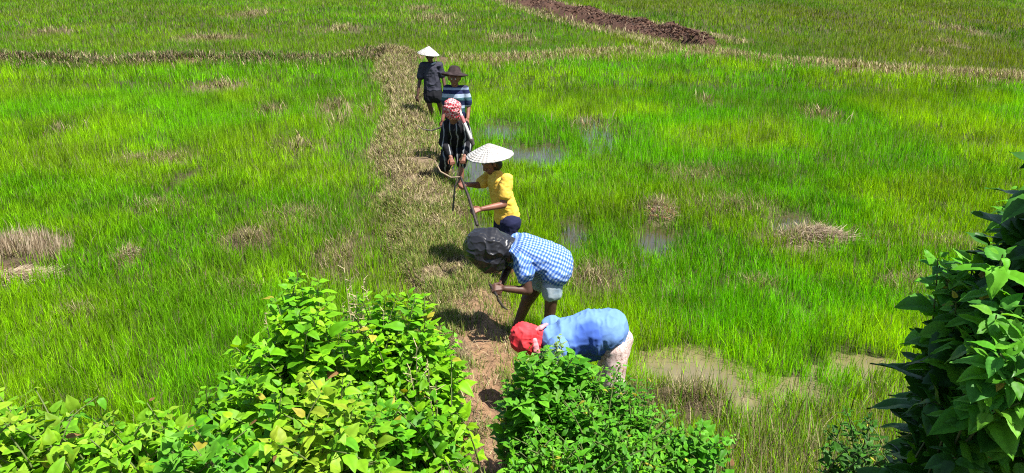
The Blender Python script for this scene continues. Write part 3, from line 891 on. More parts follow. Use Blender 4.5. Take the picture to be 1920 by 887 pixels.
def gingham(nt, b):
    a = N(nt, "ShaderNodeAttribute", attribute_name="suv"); sx = N(nt, "ShaderNodeSeparateXYZ"); 
    nz = N(nt, "ShaderNodeTexNoise"); nz.inputs["Scale"].default_value = 8
    tc = N(nt, "ShaderNodeTexCoord"); nt.links.new(tc.outputs["Object"], nz.inputs["Vector"])
    sc = N(nt, "ShaderNodeVectorMath", operation='SCALE'); sc.inputs[3].default_value = 0.035; nt.links.new(nz.outputs["Color"], sc.inputs[0])
    ad = N(nt, "ShaderNodeVectorMath", operation='ADD'); nt.links.new(a.outputs["Vector"], ad.inputs[0]); nt.links.new(sc.outputs[0], ad.inputs[1])
    nt.links.new(ad.outputs[0], sx.inputs[0])
    def stripe(sock, period):
        m = N(nt, "ShaderNodeMath", operation='MULTIPLY'); m.inputs[1].default_value = 2 * math.pi / period; nt.links.new(sock, m.inputs[0])
        s = N(nt, "ShaderNodeMath", operation='SINE'); nt.links.new(m.outputs[0], s.inputs[0])
        r = N(nt, "ShaderNodeMapRange"); r.inputs["From Min"].default_value = -0.35; r.inputs["From Max"].default_value = 0.35; nt.links.new(s.outputs[0], r.inputs["Value"])
        return r.outputs[0]
    s1 = stripe(sx.outputs[0], 0.027); s2 = stripe(sx.outputs[1], 0.027)
    add = N(nt, "ShaderNodeMath", operation='ADD'); nt.links.new(s1, add.inputs[0]); nt.links.new(s2, add.inputs[1])
    hv = N(nt, "ShaderNodeMath", operation='MULTIPLY'); hv.inputs[1].default_value = 0.5; nt.links.new(add.outputs[0], hv.inputs[0])
    r = N(nt, "ShaderNodeValToRGB"); r.color_ramp.elements[0].color = (0.030, 0.075, 0.30, 1); r.color_ramp.elements[1].color = (0.33, 0.41, 0.54, 1)
    e = r.color_ramp.elements.new(0.5); e.color = (0.10, 0.20, 0.46, 1)
    nt.links.new(hv.outputs[0], r.inputs[0]); nt.links.new(r.outputs[0], b.inputs["Base Color"])
    cloth_weave(nt, b, 0.3)

def bag_person():
    Y = 6.85
    hipn, hipf = aty(1040, 497, Y - 0.10), aty(1030, 494, Y + 0.12)
    pel = (hipn + hipf) / 2
    shn, shf = aty(980, 492, Y - 0.17), aty(968, 455, Y + 0.20)
    chest = aty(985, 468, Y); nb = aty(955, 468, Y)
    hd = aty(925, 480, Y)
    sv = (shn - shf).normalized()
    eln = aty(990, 545, Y - 0.24); wrn = aty(946, 541, Y - 0.26)
    elf = aty(950, 507, Y + 0.10); wrf = aty(940, 532, Y - 0.08)
    kn = aty(1034, 560, Y - 0.16); f1 = aty(1024, 640, Y - 0.12)
    kf = aty(990, 560, Y + 0.05); f2 = aty(963, 612, Y + 0.08)
    f1.z = feet_z(f1.x, f1.y) + 0.06; f2.z = feet_z(f2.x, f2.y) + 0.06
    root = person((pel.x, pel.y, feet_z(pel.x, pel.y)), "person bent double in a blue checked shirt with a black plastic bag over the head")
    b = Shape()
    b.cap(chest, pel, 0.105, 0.11, sv, 1.3); b.cap(hipn, hipf, 0.10); b.cap(chest, nb, 0.10, 0.055, sv, 1.3); b.cap(nb, hd, 0.05)
    head(b, hd, (-0.55, -0.15, -0.8), (-0.8, 0, 0.5))
    b.cap(shn, eln, 0.056, 0.044); b.cap(eln, wrn, 0.044, 0.029)
    b.cap(shf, elf, 0.054, 0.042); b.cap(elf, wrf, 0.042, 0.028)
    hand(b, wrn, wrn - eln, (0, -0.5, 0.8), 1.2); hand(b, wrf, wrf - elf, (0.5, -0.5, 0.6), 1.2)
    b.cap(hipn, kn, 0.095, 0.062); b.cap(kn, f1, 0.060, 0.037); foot(b, f1, (-1, -.1, 0))
    b.cap(hipf, kf, 0.10, 0.066); b.cap(kf, f2, 0.060, 0.036); foot(b, f2, (-1, -.1, 0))
    b.build("body", M_SKIN, root, 0.0062, 3)
    s = Shape()
    s.cap(chest, pel + Vector((0.025, -.01, -.0)), 0.14, 0.172, sv, 1.35); s.cap(pel + Vector((0.02, -.05, 0)), hipn + Vector((0.0, -.02, -.07)), 0.16, 0.135)
    s.cap(chest, nb + Vector((.02, 0, 0)), 0.12, 0.085, sv, 1.4)
    s.cap(shn, shn.lerp(eln, .42), 0.085, 0.082); s.cap(shf, shf.lerp(elf, .6), 0.085, 0.08)
    s.cap(chest.lerp(pel, .45) + Vector((0, -.03, -.05)), chest.lerp(pel, .8) + Vector((0, -.04, -.07)), 0.12, 0.11, sv, 1.1)
    so = s.build("shirt", mat("blue_gingham", rough=0.85, spec=0.2, build=gingham), root, 0.008, 3, cloth_disp(0.016, 0.14, 0.06, (0.7, 1, 1), 12))
    ax = (chest - pel).normalized(); n_ = ax.cross(sv).normalized()
    suv_attr(so, chest, ax, sv, n_)
    t = Shape()
    t.cap(hipn, hipf, 0.10, 0.10); t.cap(hipn, hipn.lerp(kn, .80), 0.100, 0.094); t.cap(hipf, hipf.lerp(kf, .55), 0.108, 0.09)
    t.build("shorts", mat("faded_denim", rough=0.9, spec=0.15, build=noise_mix((0.20, 0.27, 0.34), (0.32, 0.38, 0.42), 18, 4, 0.3)), root, 0.009, 3, cloth_disp(0.010, .1, .05, (1, 1, .6), 15))
    # plastic bag: lumpy hood with crinkles
    bc_ = aty(913, 471, Y)
    bm = Shape()
    bm.cap(bc_ + Vector((-0.035, 0, 0.035)), bc_ + Vector((0.045, 0, -0.04)), 0.180, 0.172, (0, 1, 0), 0.95, 28, 8)
    bm.cap(bc_ + Vector((0.05, 0, 0.05)), nb + Vector((-0.01, 0, 0.0)), 0.165, 0.115, sv, 1.1, 24, 6)
    def crink(co, no):
        q = co + np.stack([vn3(co, .09, 2), vn3(co, .09, 4), vn3(co, .09, 6)], 1) * 0.09
        a = 1 - np.abs(vn3(q * np.array([1, 1, 1.6]), 0.12, 21) * 2 - 1); c = 1 - np.abs(vn3(q, 0.05, 23) * 2 - 1)
        d = 1 - np.abs(vn3(q, 0.018, 25) * 2 - 1)
        return 0.016 * a ** 3 + 0.007 * c ** 3 - 0.009
    bm.build("plastic_bag", mat("black_plastic", (0.016, 0.016, 0.019), 0.34, 0.45), root, 0.006, 1, crink)
    # sickle in the near hand
    g = wrn + (wrn - eln).normalized() * 0.10 + Vector((0, 0, -0.02))
    sk = empty("sickle", g, "curved dark sickle in the hand of the worker with the plastic bag", "sickle")
    S = Shape(); e1 = g + Vector((0.03, -0.06, -0.03)); S.cap(g + Vector((-.03, .06, .02)), e1, 0.015, 0.013); S.build("handle", M_DARKWOOD, sk, 0.005, 1)
    pts = [e1, aty(934, 562, Y - .3), aty(943, 575, Y - .28), aty(952, 581, Y - .24)]
    S = Shape(); S.path(pts, [0.007, 0.009, 0.008, 0.004], (0, 0, 1), 1.5); S.build("blade", M_IRON, sk, 0.004, 1)
bag_person()

# --- person in the blue T-shirt with the red head wrap ---------------------
def blue_person():
    Y = 5.55
    hipn, hipf = aty(1150, 634, Y - 0.08), aty(1146, 618, Y + 0.13)
    pel = (hipn + hipf) / 2
    chest = aty(1065, 632, Y); nb = aty(1024, 632, Y)
    shn, shf = aty(1046, 652, Y - 0.17), aty(1036, 612, Y + 0.2)
    sv = (shn - shf).normalized()
    hd = aty(988, 635, Y)
    kn = aty(1148, 712, Y - 0.12); kf = aty(1140, 706, Y + 0.14)
    f1 = aty(1146, 800, Y - 0.08); f2 = aty(1120, 800, Y + 0.14)
    f1.z = feet_z(f1.x, f1.y) + .06; f2.z = feet_z(f2.x, f2.y) + .06
    eln = aty(1030, 715, Y - .22); wrn = aty(985, 752, Y - .2)
    elf = aty(1012, 690, Y + .2); wrf = aty(975, 735, Y + .05)
    root = person((pel.x, pel.y, feet_z(pel.x, pel.y)), "person bent low in a sweat-stained blue shirt with a red cloth round the head")
    b = Shape()
    b.cap(chest, pel, 0.10, 0.09, sv, 1.2); b.cap(hipn, hipf, 0.08); b.cap(chest, nb, 0.10, 0.055, sv, 1.3); b.cap(nb, hd, 0.05)
    head(b, hd, (-0.35, -0.25, -0.9), (-0.9, 0, 0.3))
    b.cap(shn, eln, 0.054, 0.042); b.cap(eln, wrn, 0.042, 0.028); b.cap(shf, elf, 0.052, 0.04); b.cap(elf, wrf, 0.04, 0.027)
    hand(b, wrn, wrn - eln, (-0.6, -.4, 0.5), .9); hand(b, wrf, wrf - elf, (-.6, -.4, .5), 0.9)
    for h_, k_, f_ in ((hipn, kn, f1), (hipf, kf, f2)):
        b.cap(h_, k_, 0.08, 0.058); b.cap(k_, f_, 0.056, 0.036); foot(b, f_, (-1, -.1, 0))
    b.build("body", M_SKIN, root, 0.0062, 3)
    s = Shape()
    mid = chest.lerp(pel, .5)
    s.cap(chest + Vector((0, 0, -.01)), mid + Vector((0.02, 0, 0.03)), 0.145, 0.17, sv, 1.2, 20, 6)
    s.cap(mid + Vector((0.02, 0, 0.03)), pel + Vector((-0.03, 0, 0.045)), 0.17, 0.150, sv, 1.25, 20, 6); s.cap(pel + Vector((-.04, 0, .035)), hipn + Vector((-.045, .01, .035)), 0.14, 0.128)
    s.cap(chest, nb + Vector((.03, 0, 0)), 0.14, 0.085, sv, 1.35)
    s.cap(mid + Vector((0, -.02, -.09)), mid + Vector((.12, -.02, -.08)), 0.10, 0.095)
    s.cap(shn, shn.lerp(eln, .5), 0.08, 0.078); s.cap(shf, shf.lerp(elf, .5), 0.08, 0.075)
    sw = mid + Vector((-0.03, -0.16, 0.10)); sw2 = chest + Vector((0.10, -0.16, -0.10))
    def bl(nt, bb):
        tc = N(nt, "ShaderNodeTexCoord"); nz = N(nt, "ShaderNodeTexNoise"); nz.inputs["Scale"].default_value = 7; nz.inputs["Detail"].default_value = 4
        nt.links.new(tc.outputs["Object"], nz.inputs["Vector"])
        sc = N(nt, "ShaderNodeVectorMath", operation='SCALE'); sc.inputs[3].default_value = 0.12; nt.links.new(nz.outputs["Color"], sc.inputs[0])
        ad = N(nt, "ShaderNodeVectorMath", operation='ADD'); nt.links.new(tc.outputs["Object"], ad.inputs[0]); nt.links.new(sc.outputs[0], ad.inputs[1])
        prev = None
        for c, rr in ((sw, 0.115), (sw2, 0.15), (sw2 + Vector((.16, 0, -.02)), .13)):
            dd = N(nt, "ShaderNodeVectorMath", operation='DISTANCE'); nt.links.new(ad.outputs[0], dd.inputs[0]); dd.inputs[1].default_value = c + Vector((.06, .06, .06))
            mr = N(nt, "ShaderNodeMapRange", interpolation_type='SMOOTHSTEP'); mr.inputs["From Min"].default_value = rr * 1.3; mr.inputs["From Max"].default_value = rr * 0.75
            nt.links.new(dd.outputs["Value"], mr.inputs["Value"])
            if prev is None: prev = mr.outputs[0]
            else:
                mxm = N(nt, "ShaderNodeMath", operation='MAXIMUM'); nt.links.new(prev, mxm.inputs[0]); nt.links.new(mr.outputs[0], mxm.inputs[1]); prev = mxm.outputs[0]
        mx = N(nt, "ShaderNodeMix", data_type='RGBA'); nt.links.new(prev, mx.inputs[0])
        mx.inputs[6].default_value = (0.115, 0.22, 0.47, 1); mx.inputs[7].default_value = (0.045, 0.10, 0.36, 1)
        nt.links.new(mx.outputs[2], bb.inputs["Base Color"]); cloth_weave(nt, bb, 0.2)
    s.build("shirt", mat("blue_jersey", rough=0.85, spec=0.2, build=bl), root, 0.008, 3, cloth_disp(0.017, 0.20, 0.06, (1.6, .7, 0.9), 37))
    t = Shape()
    t.cap(pel + Vector((.030, 0, -.045)), pel + Vector((.025, -.03, -.13)), 0.125, 0.118, sv, 1.22); t.cap(hipn + Vector((.01, 0, -.08)), kn, 0.108, 0.086); t.cap(hipf + Vector((.01, 0, -.08)), kf, 0.105, 0.085)
    t.cap(kn, kn.lerp(f1, .72), 0.09, 0.085); t.cap(kf, kf.lerp(f2, .72), 0.088, 0.085)
    def fl(nt, bb):
        tc = N(nt, "ShaderNodeTexCoord"); v = N(nt, "ShaderNodeTexNoise"); v.inputs["Scale"].default_value = 42; v.inputs["Detail"].default_value = 2; v.inputs["Distortion"].default_value = 1.5
        nt.links.new(tc.outputs["Object"], v.inputs["Vector"])
        r = N(nt, "ShaderNodeValToRGB"); r.color_ramp.elements[0].position = 0.36; r.color_ramp.elements[0].color = (0.28, 0.16, 0.13, 1)
        r.color_ramp.elements[1].position = 0.46; r.color_ramp.elements[1].color = (0.50, 0.37, 0.34, 1)
        e = r.color_ramp.elements.new(0.62); e.color = (0.56, 0.46, 0.42, 1)
        nt.links.new(v.outputs["Fac"], r.inputs[0]); nt.links.new(r.outputs[0], bb.inputs["Base Color"]); cloth_weave(nt, bb, .2)
    t.build("trousers", mat("pale_pink_print", rough=0.9, spec=0.15, build=fl), root, 0.009, 3, cloth_disp(0.010, .1, .05, (1, 1, .5), 33))
    hw_ = Shape()
    hw_.cap(hd + Vector((-.015, 0, .01)), hd + Vector((.03, 0, -.01)), 0.115, 0.112, (0, 1, 0), 1.0, 24, 6)
    hw_.cap(hd + Vector((.04, -.02, .03)), hd + Vector((.095, -.03, .06)), 0.05, 0.035)
    hw_.build("head_wrap", mat("red_cloth", rough=0.8, spec=0.25, build=noise_mix((0.50, 0.018, 0.025), (0.68, 0.06, 0.07), 12, 4, 0.4)), root, 0.006, 2, cloth_disp(0.014, 0.07, 0.03, (1, 1.5, 1), 41))
    kt = Shape()
    p0 = hd + Vector((.055, -.03, .075)); 
    kt.path([p0, p0 + Vector((.05, 0, .035)), p0 + Vector((.095, .02, .055))], [.013, .014, .009], (0, 1, 0), 1.9)
    kt.path([hd + Vector((.05, -.09, .04)), hd + Vector((.07, -.115, -.04)), hd + Vector((.085, -.10, -.12))], [.011, .013, .008], (1, 0, 0), 2.0)
    kt.build("knot_ends", mat("pink_cloth", (0.72, 0.24, 0.26), 0.85), root, 0.005, 2, cloth_disp(0.005, .05, .025, seed=44))
blue_person()
print("p3 ok")

# --- person in the striped shirt under a dark brimmed hat -------------------
def ramp_z(nt, bb, zt, span, cols):
    tc = N(nt, "ShaderNodeTexCoord"); sx = N(nt, "ShaderNodeSeparateXYZ"); nt.links.new(tc.outputs["Object"], sx.inputs[0])
    mr = N(nt, "ShaderNodeMapRange"); mr.inputs["From Min"].default_value = zt - span; mr.inputs["From Max"].default_value = zt; nt.links.new(sx.outputs[2], mr.inputs["Value"])
    r = N(nt, "ShaderNodeValToRGB"); cr = r.color_ramp; cr.interpolation = 'CONSTANT'
    cr.elements[0].position = 0; cr.elements[0].color = (*cols[0][1], 1); cr.elements[1].position = cols[-1][0]; cr.elements[1].color = (*cols[-1][1], 1)
    for p, c in cols[1:-1]:
        e = cr.elements.new(p); e.color = (*c, 1)
    nt.links.new(mr.outputs[0], r.inputs[0]); nt.links.new(r.outputs[0], bb.inputs["Base Color"]); cloth_weave(nt, bb, .3)

def stripe_person():
    Y = 13.2
    fl_, fr_ = aty(844, 300, Y), aty(864, 300, Y + .05)
    fl_.z = feet_z(fl_.x, fl_.y) + .06; fr_.z = feet_z(fr_.x, fr_.y) + .06
    hl, hr_ = aty(848, 222, Y), aty(864, 222, Y)
    pel = (hl + hr_) / 2
    shl, shr = aty(839, 167, Y), aty(871, 167, Y)
    nb = aty(853, 162, Y); hd = aty(852, 147, Y - .03)
    sv = (shr - shl).normalized()
    kl, kr = aty(846, 262, Y - .06), aty(864, 262, Y)
    ell, wrl = aty(834, 198, Y + .02), aty(830, 226, Y - .10)
    elr, wrr = aty(879, 198, Y + .02), aty(877, 222, Y - .12)
    root = person((pel.x, pel.y, feet_z(pel.x, pel.y)), "person standing in a blue and white striped shirt and dark brimmed hat")
    b = Shape()
    b.cap((shl + shr) / 2 - Vector((0, 0, .08)), pel, 0.10, 0.10, sv, 1.3); b.cap(shl, shr, 0.055); b.cap(nb - Vector((0, 0, .04)), hd, 0.06)
    head(b, hd, (-0.1, -1, -0.02), r=0.106)
    for sh, el, wr in ((shl, ell, wrl), (shr, elr, wrr)):
        b.cap(sh, el, 0.050, 0.040); b.cap(el, wr, 0.040, 0.028)
        hand(b, wr, wr - el, (sh.x - pel.x, -.3, 0), 0.9, thumb=1)
    for h_, k_, f_ in ((hl, kl, fl_), (hr_, kr, fr_)):
        b.cap(h_, k_, 0.085, 0.058); b.cap(k_, f_, 0.056, 0.038); foot(b, f_, (-.2, -1, 0))
    b.build("body", M_SKIN2, root, 0.0075, 2)
    eyes(hd, (-0.1, -1, -0.02), root, r=0.106)
    s = Shape()
    s.cap((shl + shr) / 2 - Vector((0, 0, .07)), pel + Vector((0, 0, .05)), 0.112, 0.12, sv, 1.3)
    s.cap(shl, shr, 0.066); s.cap(nb - Vector((0, 0, .06)), nb - Vector((0, 0, .01)), 0.08, .06)
    s.cap(shl, shl.lerp(ell, .8), 0.068, 0.068); s.cap(shr, shr.lerp(elr, .8), 0.068, 0.068)
    cols = [(0, (0.012, .016, .05)), (.30, (0.02, .07, .09)), (.40, (.30, .38, .46)), (.47, (.012, .02, .06)), (.60, (.04, .10, .12)), (.68, (.30, .37, .48)), (.78, (.015, .02, .07)), (.88, (.22, .28, .40)), (.94, (.02, .02, .05))]
    s.build("shirt", mat("striped_jersey", rough=0.85, spec=0.2, build=lambda n_, b_: ramp_z(n_, b_, shl.z + .07, .62, cols)), root, 0.009, 3, cloth_disp(0.012, .12, .06, seed=51))
    t = Shape()
    t.cap(hl, hr_, 0.115); t.cap(hl, kl, 0.105, 0.09); t.cap(hr_, kr, 0.105, 0.09); t.cap(kl, kl.lerp(fl_, .4), .088, .08); t.cap(kr, kr.lerp(fr_, .4), .088, .08)
    t.build("trousers", mat("dark_cotton", (.014, .014, .02), .9, .2), root, 0.010, 3, cloth_disp(0.012, .11, .06, (1, 1, .5), 55))
    prof = [(0.003, .125), (.05, .12), (.085, .09), (.10, .045), (.112, .012), (.15, -.002), (.20, -.014), (.225, -.035), (.222, -.040), (.18, -.022), (.11, 0.0), (.095, .04)]
    me = lathe_mesh("hat", prof, 48, 0.02, 2, 0.012)
    o = bpy.data.objects.new("hat", me); SC.collection.objects.link(o); me.materials.append(mat("dark_felt", rough=0.9, spec=.15, build=noise_mix((.018, .012, .012), (.04, .028, .028), 14, 3, .2)))
    o.parent = root; o.location = hd + Vector((0, 0.01, .082)) - root.location; o.rotation_euler = (R(-12), R(6), R(10)); o["label"] = "dark brimmed hat with a domed crown"
    g = wrl + (wrl - ell).normalized() * .09
    sk = empty("sickle", g, "thin sickle hanging from the hand of the worker in the striped shirt", "sickle")
    S = Shape(); S.cap(g + Vector((.03, .03, .0)), g + Vector((-.05, -.04, -.03)), .015); S.build("handle", M_DARKWOOD, sk, .006, 1)
    S = Shape(); S.path([g + Vector((-.05, -.04, -.03)), g + Vector((-.17, -.05, -.07)), g + Vector((-.30, -.05, -.05)), g + Vector((-.40, -.05, .02))], [.012, .013, .010, .005]); S.build("blade", M_IRON, sk, .006, 1)
stripe_person()

# --- hunched person in front, red checked cloth round the head -----------------
def hunched_person():
    Y = 12.0
    f1 = aty(863, 341, Y - .1); f2 = aty(836, 331, Y + .15)
    f1.z = feet_z(f1.x, f1.y) + .06; f2.z = feet_z(f2.x, f2.y) + .06
    hl, hr_ = aty(847, 262, Y + .28), aty(864, 262, Y + .26)
    pel = (hl + hr_) / 2
    shl, shr = aty(838, 233, Y - .02), aty(870, 233, Y - .04)
    nb = aty(851, 226, Y - .06); hd = aty(848, 208, Y - .14)
    sv = (shr - shl).normalized()
    kl, kr = aty(838, 297, Y + .05), aty(866, 295, Y + .02)
    ell, wrl = aty(831, 268, Y - .05), aty(846, 296, Y - .24)
    elr, wrr = aty(881, 266, Y - .05), aty(871, 294, Y - .26)
    root = person((pel.x, pel.y, feet_z(pel.x, pel.y)), "hunched person in black clothes with white stripes and red checked cloth round the head")
    b = Shape()
    b.cap((shl + shr) / 2 - Vector((0, 0, .06)), pel, 0.10, 0.10, sv, 1.3); b.cap(shl, shr, 0.055); b.cap(nb - Vector((0, 0, .04)), hd, 0.06)
    head(b, hd, (-0.15, -1, -0.55), (0, -.3, 1), r=0.096)
    for sh, el, wr in ((shl, ell, wrl), (shr, elr, wrr)):
        b.cap(sh, el, 0.050, 0.040); b.cap(el, wr, 0.040, 0.029)
        hand(b, wr, (wr - el) * .6 + Vector((-.02, -.08, -.02)), (0, -.6, .8), 1.2)
    for h_, k_, f_ in ((hl, kl, f2), (hr_, kr, f1)):
        b.cap(h_, k_, 0.085, 0.06); b.cap(k_, f_, 0.058, 0.038); foot(b, f_, (-.3, -1, 0))
    b.build("body", M_SKIN2, root, 0.0075, 2)
    def vst(nt, bb):
        tc = N(nt, "ShaderNodeTexCoord"); sx = N(nt, "ShaderNodeSeparateXYZ"); nt.links.new(tc.outputs["Object"], sx.inputs[0])
        nz = N(nt, "ShaderNodeTexNoise"); nz.inputs["Scale"].default_value = 4; nt.links.new(tc.outputs["Object"], nz.inputs["Vector"])
        mm = N(nt, "ShaderNodeMath", operation='MULTIPLY_ADD'); mm.inputs[1].default_value = 0.12; nt.links.new(nz.outputs["Fac"], mm.inputs[0]); nt.links.new(sx.outputs[0], mm.inputs[2])
        m = N(nt, "ShaderNodeMath", operation='MULTIPLY'); m.inputs[1].default_value = 2 * math.pi / .10; nt.links.new(mm.outputs[0], m.inputs[0])
        si = N(nt, "ShaderNodeMath", operation='SINE'); nt.links.new(m.outputs[0], si.inputs[0])
        r = N(nt, "ShaderNodeValToRGB"); r.color_ramp.elements[0].position = 0.74; r.color_ramp.elements[0].color = (.008, .008, .011, 1); r.color_ramp.elements[1].position = .97; r.color_ramp.elements[1].color = (.24, .25, .26, 1)
        nt.links.new(si.outputs[0], r.inputs[0]); nt.links.new(r.outputs[0], bb.inputs["Base Color"])
    MV = mat("black_striped_cotton", rough=0.85, spec=0.2, build=vst)
    s = Shape()
    s.cap((shl + shr) / 2 - Vector((0, 0, .05)), pel - Vector((0, .06, .06)), 0.115, 0.135, sv, 1.25); s.cap(shl, shr, 0.068)
    s.cap(shl, ell, 0.068, 0.062); s.cap(shr, elr, 0.068, 0.062); s.cap(ell, ell.lerp(wrl, .75), .062, .05); s.cap(elr, elr.lerp(wrr, .75), .062, .05)
    s.build("jacket", MV, root, 0.009, 3, cloth_disp(0.014, .11, .05, (1.2, 1.2, .5), 53))
    t = Shape()
    t.cap(hl, hr_, 0.12); t.cap(hl, kl, 0.115, 0.10); t.cap(hr_, kr, 0.112, 0.09); t.cap(kl, kl.lerp(f2, .35) + Vector((-.03, 0, 0)), 0.10, 0.09); t.cap(kr, kr.lerp(f1, .2), 0.09, 0.08)
    t.build("trousers", MV, root, 0.010, 3, cloth_disp(0.018, .11, .06, (1.3, 1.3, .4), 54))
    k = Shape()
    k.cap(hd + Vector((.0, .0, .055)), hd + Vector((.01, .02, -.03)), 0.122, 0.112, sv, 1.05, 24, 6)
    k.cap(hd + Vector((.05, .03, -.03)), hd + Vector((.09, .02, -.12)), 0.05, 0.03)
    def chk(nt, bb):
        tc = N(nt, "ShaderNodeTexCoord"); mp = N(nt, "ShaderNodeMapping"); mp.inputs["Rotation"].default_value = (0.4, .3, .5)
        v = N(nt, "ShaderNodeTexChecker"); v.inputs["Scale"].default_value = 32; v.inputs["Color1"].default_value = (0.38, 0.025, 0.04, 1); v.inputs["Color2"].default_value = (0.52, 0.32, 0.32, 1)
        nt.links.new(tc.outputs["Object"], mp.inputs[0]); nt.links.new(mp.outputs[0], v.inputs[0]); nt.links.new(v.outputs["Color"], bb.inputs["Base Color"]); cloth_weave(nt, bb, .3)
    k.build("head_cloth", mat("red_checked_cotton", rough=0.85, spec=0.2, build=chk), root, 0.008, 2, cloth_disp(0.014, .08, .035, (1, 1, 1.6), 52))
    # white pole over the shoulder
    g = aty(868, 224, Y - .22)
    p = empty("carrying_pole", g, "white pole slanting from the shoulder of the hunched worker with the red cloth", "pole")
    S = Shape(); S.cap(aty(857, 197, Y - .14), aty(884, 262, Y - .26), 0.021, 0.025); S.build("shaft", mat("white_paint", rough=.5, build=noise_mix((.45, .42, .40), (.66, .64, .62), 10, 3, .1)), p, 0.006, 1)
    S = Shape(); S.cap(aty(866, 219, Y - .185), aty(870, 229, Y - .20), 0.028, 0.028); S.build("grip", mat("pink_tape", (.45, .14, .15), .7), p, 0.006, 1)
    S = Shape(); S.cap(aty(884, 262, Y - .26), aty(887, 271, Y - .275), 0.029, 0.02, (1, 0, 0), 1.4); S.build("ferrule", M_IRON, p, 0.006, 1)
    # short hoe planted in front of the feet
    q0 = wrr + Vector((-.03, -.07, .05)); q1 = aty(852, 345, Y - .25); q1.z = feet_z(q1.x, q1.y) + .03
    hh = empty("hoe", q0, "short hoe planted at the feet of the hunched worker with the red cloth", "hoe")
    S = Shape(); S.cap(q0, q1, .015, .013); S.build("handle", M_PALEWOOD, hh, .006, 1)
    S = Shape(); S.cap(q1, q1 + Vector((-.12, -.05, .03)), .012, .02, (0, 1, .3), 2.5); S.build("blade", M_IRON, hh, .006, 1)
hunched_person()

# --- person in dark clothes under the white conical hat ------------------------
def dark_person():
    Y = 17.0
    f1 = aty(812, 217, Y); f2 = aty(830, 215, Y + .1)
    f1.z = feet_z(f1.x, f1.y) + .06; f2.z = feet_z(f2.x, f2.y) + .06
    hl, hr_ = aty(805, 172, Y), aty(818, 172, Y)
    pel = (hl + hr_) / 2
    shl, shr = aty(793, 123, Y), aty(824, 123, Y)
    nb = aty(808, 118, Y); hd = aty(806, 106, Y - .02)
    sv = (shr - shl).normalized()
    kl, kr = aty(805, 195, Y - .05), aty(824, 194, Y)
    ell, wrl = aty(787, 150, Y), aty(783, 178, Y - .1)
    elr, wrr = aty(831, 146, Y), aty(836, 172, Y - .1)
    root = person((pel.x, pel.y, feet_z(pel.x, pel.y)), "farthest person, in dark shirt and dark shorts under a small white conical hat")
    b = Shape()
    b.cap((shl + shr) / 2 - Vector((0, 0, .08)), pel, 0.11, 0.11, sv, 1.25); b.cap(shl, shr, 0.055); b.cap(nb - Vector((0, 0, .04)), hd, 0.048)
    head(b, hd, (-0.15, -1, -0.25), r=0.092)
    for sh, el, wr in ((shl, ell, wrl), (shr, elr, wrr)):
        b.cap(sh, el, 0.052, 0.04); b.cap(el, wr, 0.04, 0.028); hand(b, wr, wr - el, (sh.x - pel.x, -.3, 0), 0.7)
    for h_, k_, f_ in ((hl, kl, f1), (hr_, kr, f2)):
        b.cap(h_, k_, 0.088, 0.06); b.cap(k_, f_, 0.058, 0.038); foot(b, f_, (.1, -1, 0))
    b.build("body", M_SKIN, root, 0.0085, 2)
    s = Shape()
    s.cap((shl + shr) / 2 - Vector((0, 0, .07)), pel + Vector((0, 0, .06)), 0.13, 0.145, sv, 1.22); s.cap(shl, shr, 0.073)
    s.cap(shl, shl.lerp(ell, .75), 0.075, 0.072); s.cap(shr, shr.lerp(elr, .75), 0.075, 0.072)
    s.build("shirt", mat("charcoal_cotton", rough=.85, spec=.2, build=noise_mix((.024, .024, .036), (.045, .045, .065), 12, 3, .3)), root, 0.009, 3, cloth_disp(0.016, .12, .06, seed=61))
    t = Shape()
    t.cap(pel + Vector((0, 0, -.02)), pel - Vector((0, 0, .06)), 0.16, 0.165, sv, 1.2); t.cap(hl, hl.lerp(kl, .5), 0.12, 0.12); t.cap(hr_, hr_.lerp(kr, .5), 0.12, 0.12)
    t.build("shorts", mat("black_cotton", (.012, .012, .016), .9, .2), root, 0.010, 3, cloth_disp(0.012, .1, .05, (1, 1, .5), 62))
    c = Shape(); c.cap(nb + Vector((.03, -.075, -.02)), nb + Vector((.10, -.06, .015)), 0.018, 0.018, (0, -.5, 1), 1.2)
    c.build("collar", mat("pale_collar", (.35, .36, .42), .85), root, .006, 1)
    cone_hat(aty(803, 101, Y - .02), 0.232, 0.16, (R(2), R(8), 0), root, "small white conical hat")
dark_person()

# ------------------------------------------------------------------ leafy plants
def leaf_template(serr=0, wide=0.30, droop=0.22, fold=0.16, nseg=6):
    """leaf along +x, normal +z; returns verts, quads"""
    ts = np.linspace(0, 1, nseg + 1)
    wv = wide * np.sin(np.pi * ts ** 0.62) ** 0.9
    V = []; Q = []
    for i, t in enumerate(ts):
        ww = wv[i] * (1 + (serr if i % 2 else -serr))
        z = -droop * t ** 2
        V += [(t, 0, z - 0.02), (t - (0.02 if i % 2 else 0), ww * 0.55, z + fold * ww * 1.2), (t - (0.03 if i % 2 else 0), ww, z + fold * ww * 0.8),
              (t - (0.02 if i % 2 else 0), -ww * 0.55, z + fold * ww * 1.2), (t - (0.03 if i % 2 else 0), -ww, z + fold * ww * 0.8)]
    for i in range(nseg):
        a, b = i * 5, (i + 1) * 5
        Q += [[a, b, b + 1, a + 1], [a + 1, b + 1, b + 2, a + 2], [a, a + 3, b + 3, b], [a + 3, a + 4, b + 4, b + 3]]
    vein = np.array([0.80, 1.06, 0.98, 1.06, 0.98] * (nseg + 1))
    for i in range(nseg + 1):
        if i % 2: vein[i * 5 + 1] = vein[i * 5 + 3] = 0.93
    return np.array(V), np.array(Q), vein

TEMPL = {
    "ovate": leaf_template(0.06, 0.33, 0.25),
    "narrow": leaf_template(0.04, 0.22, 0.22, 0.2, 5),
    "broad": leaf_template(0.045, 0.33, 0.25, 0.16, 14),
}

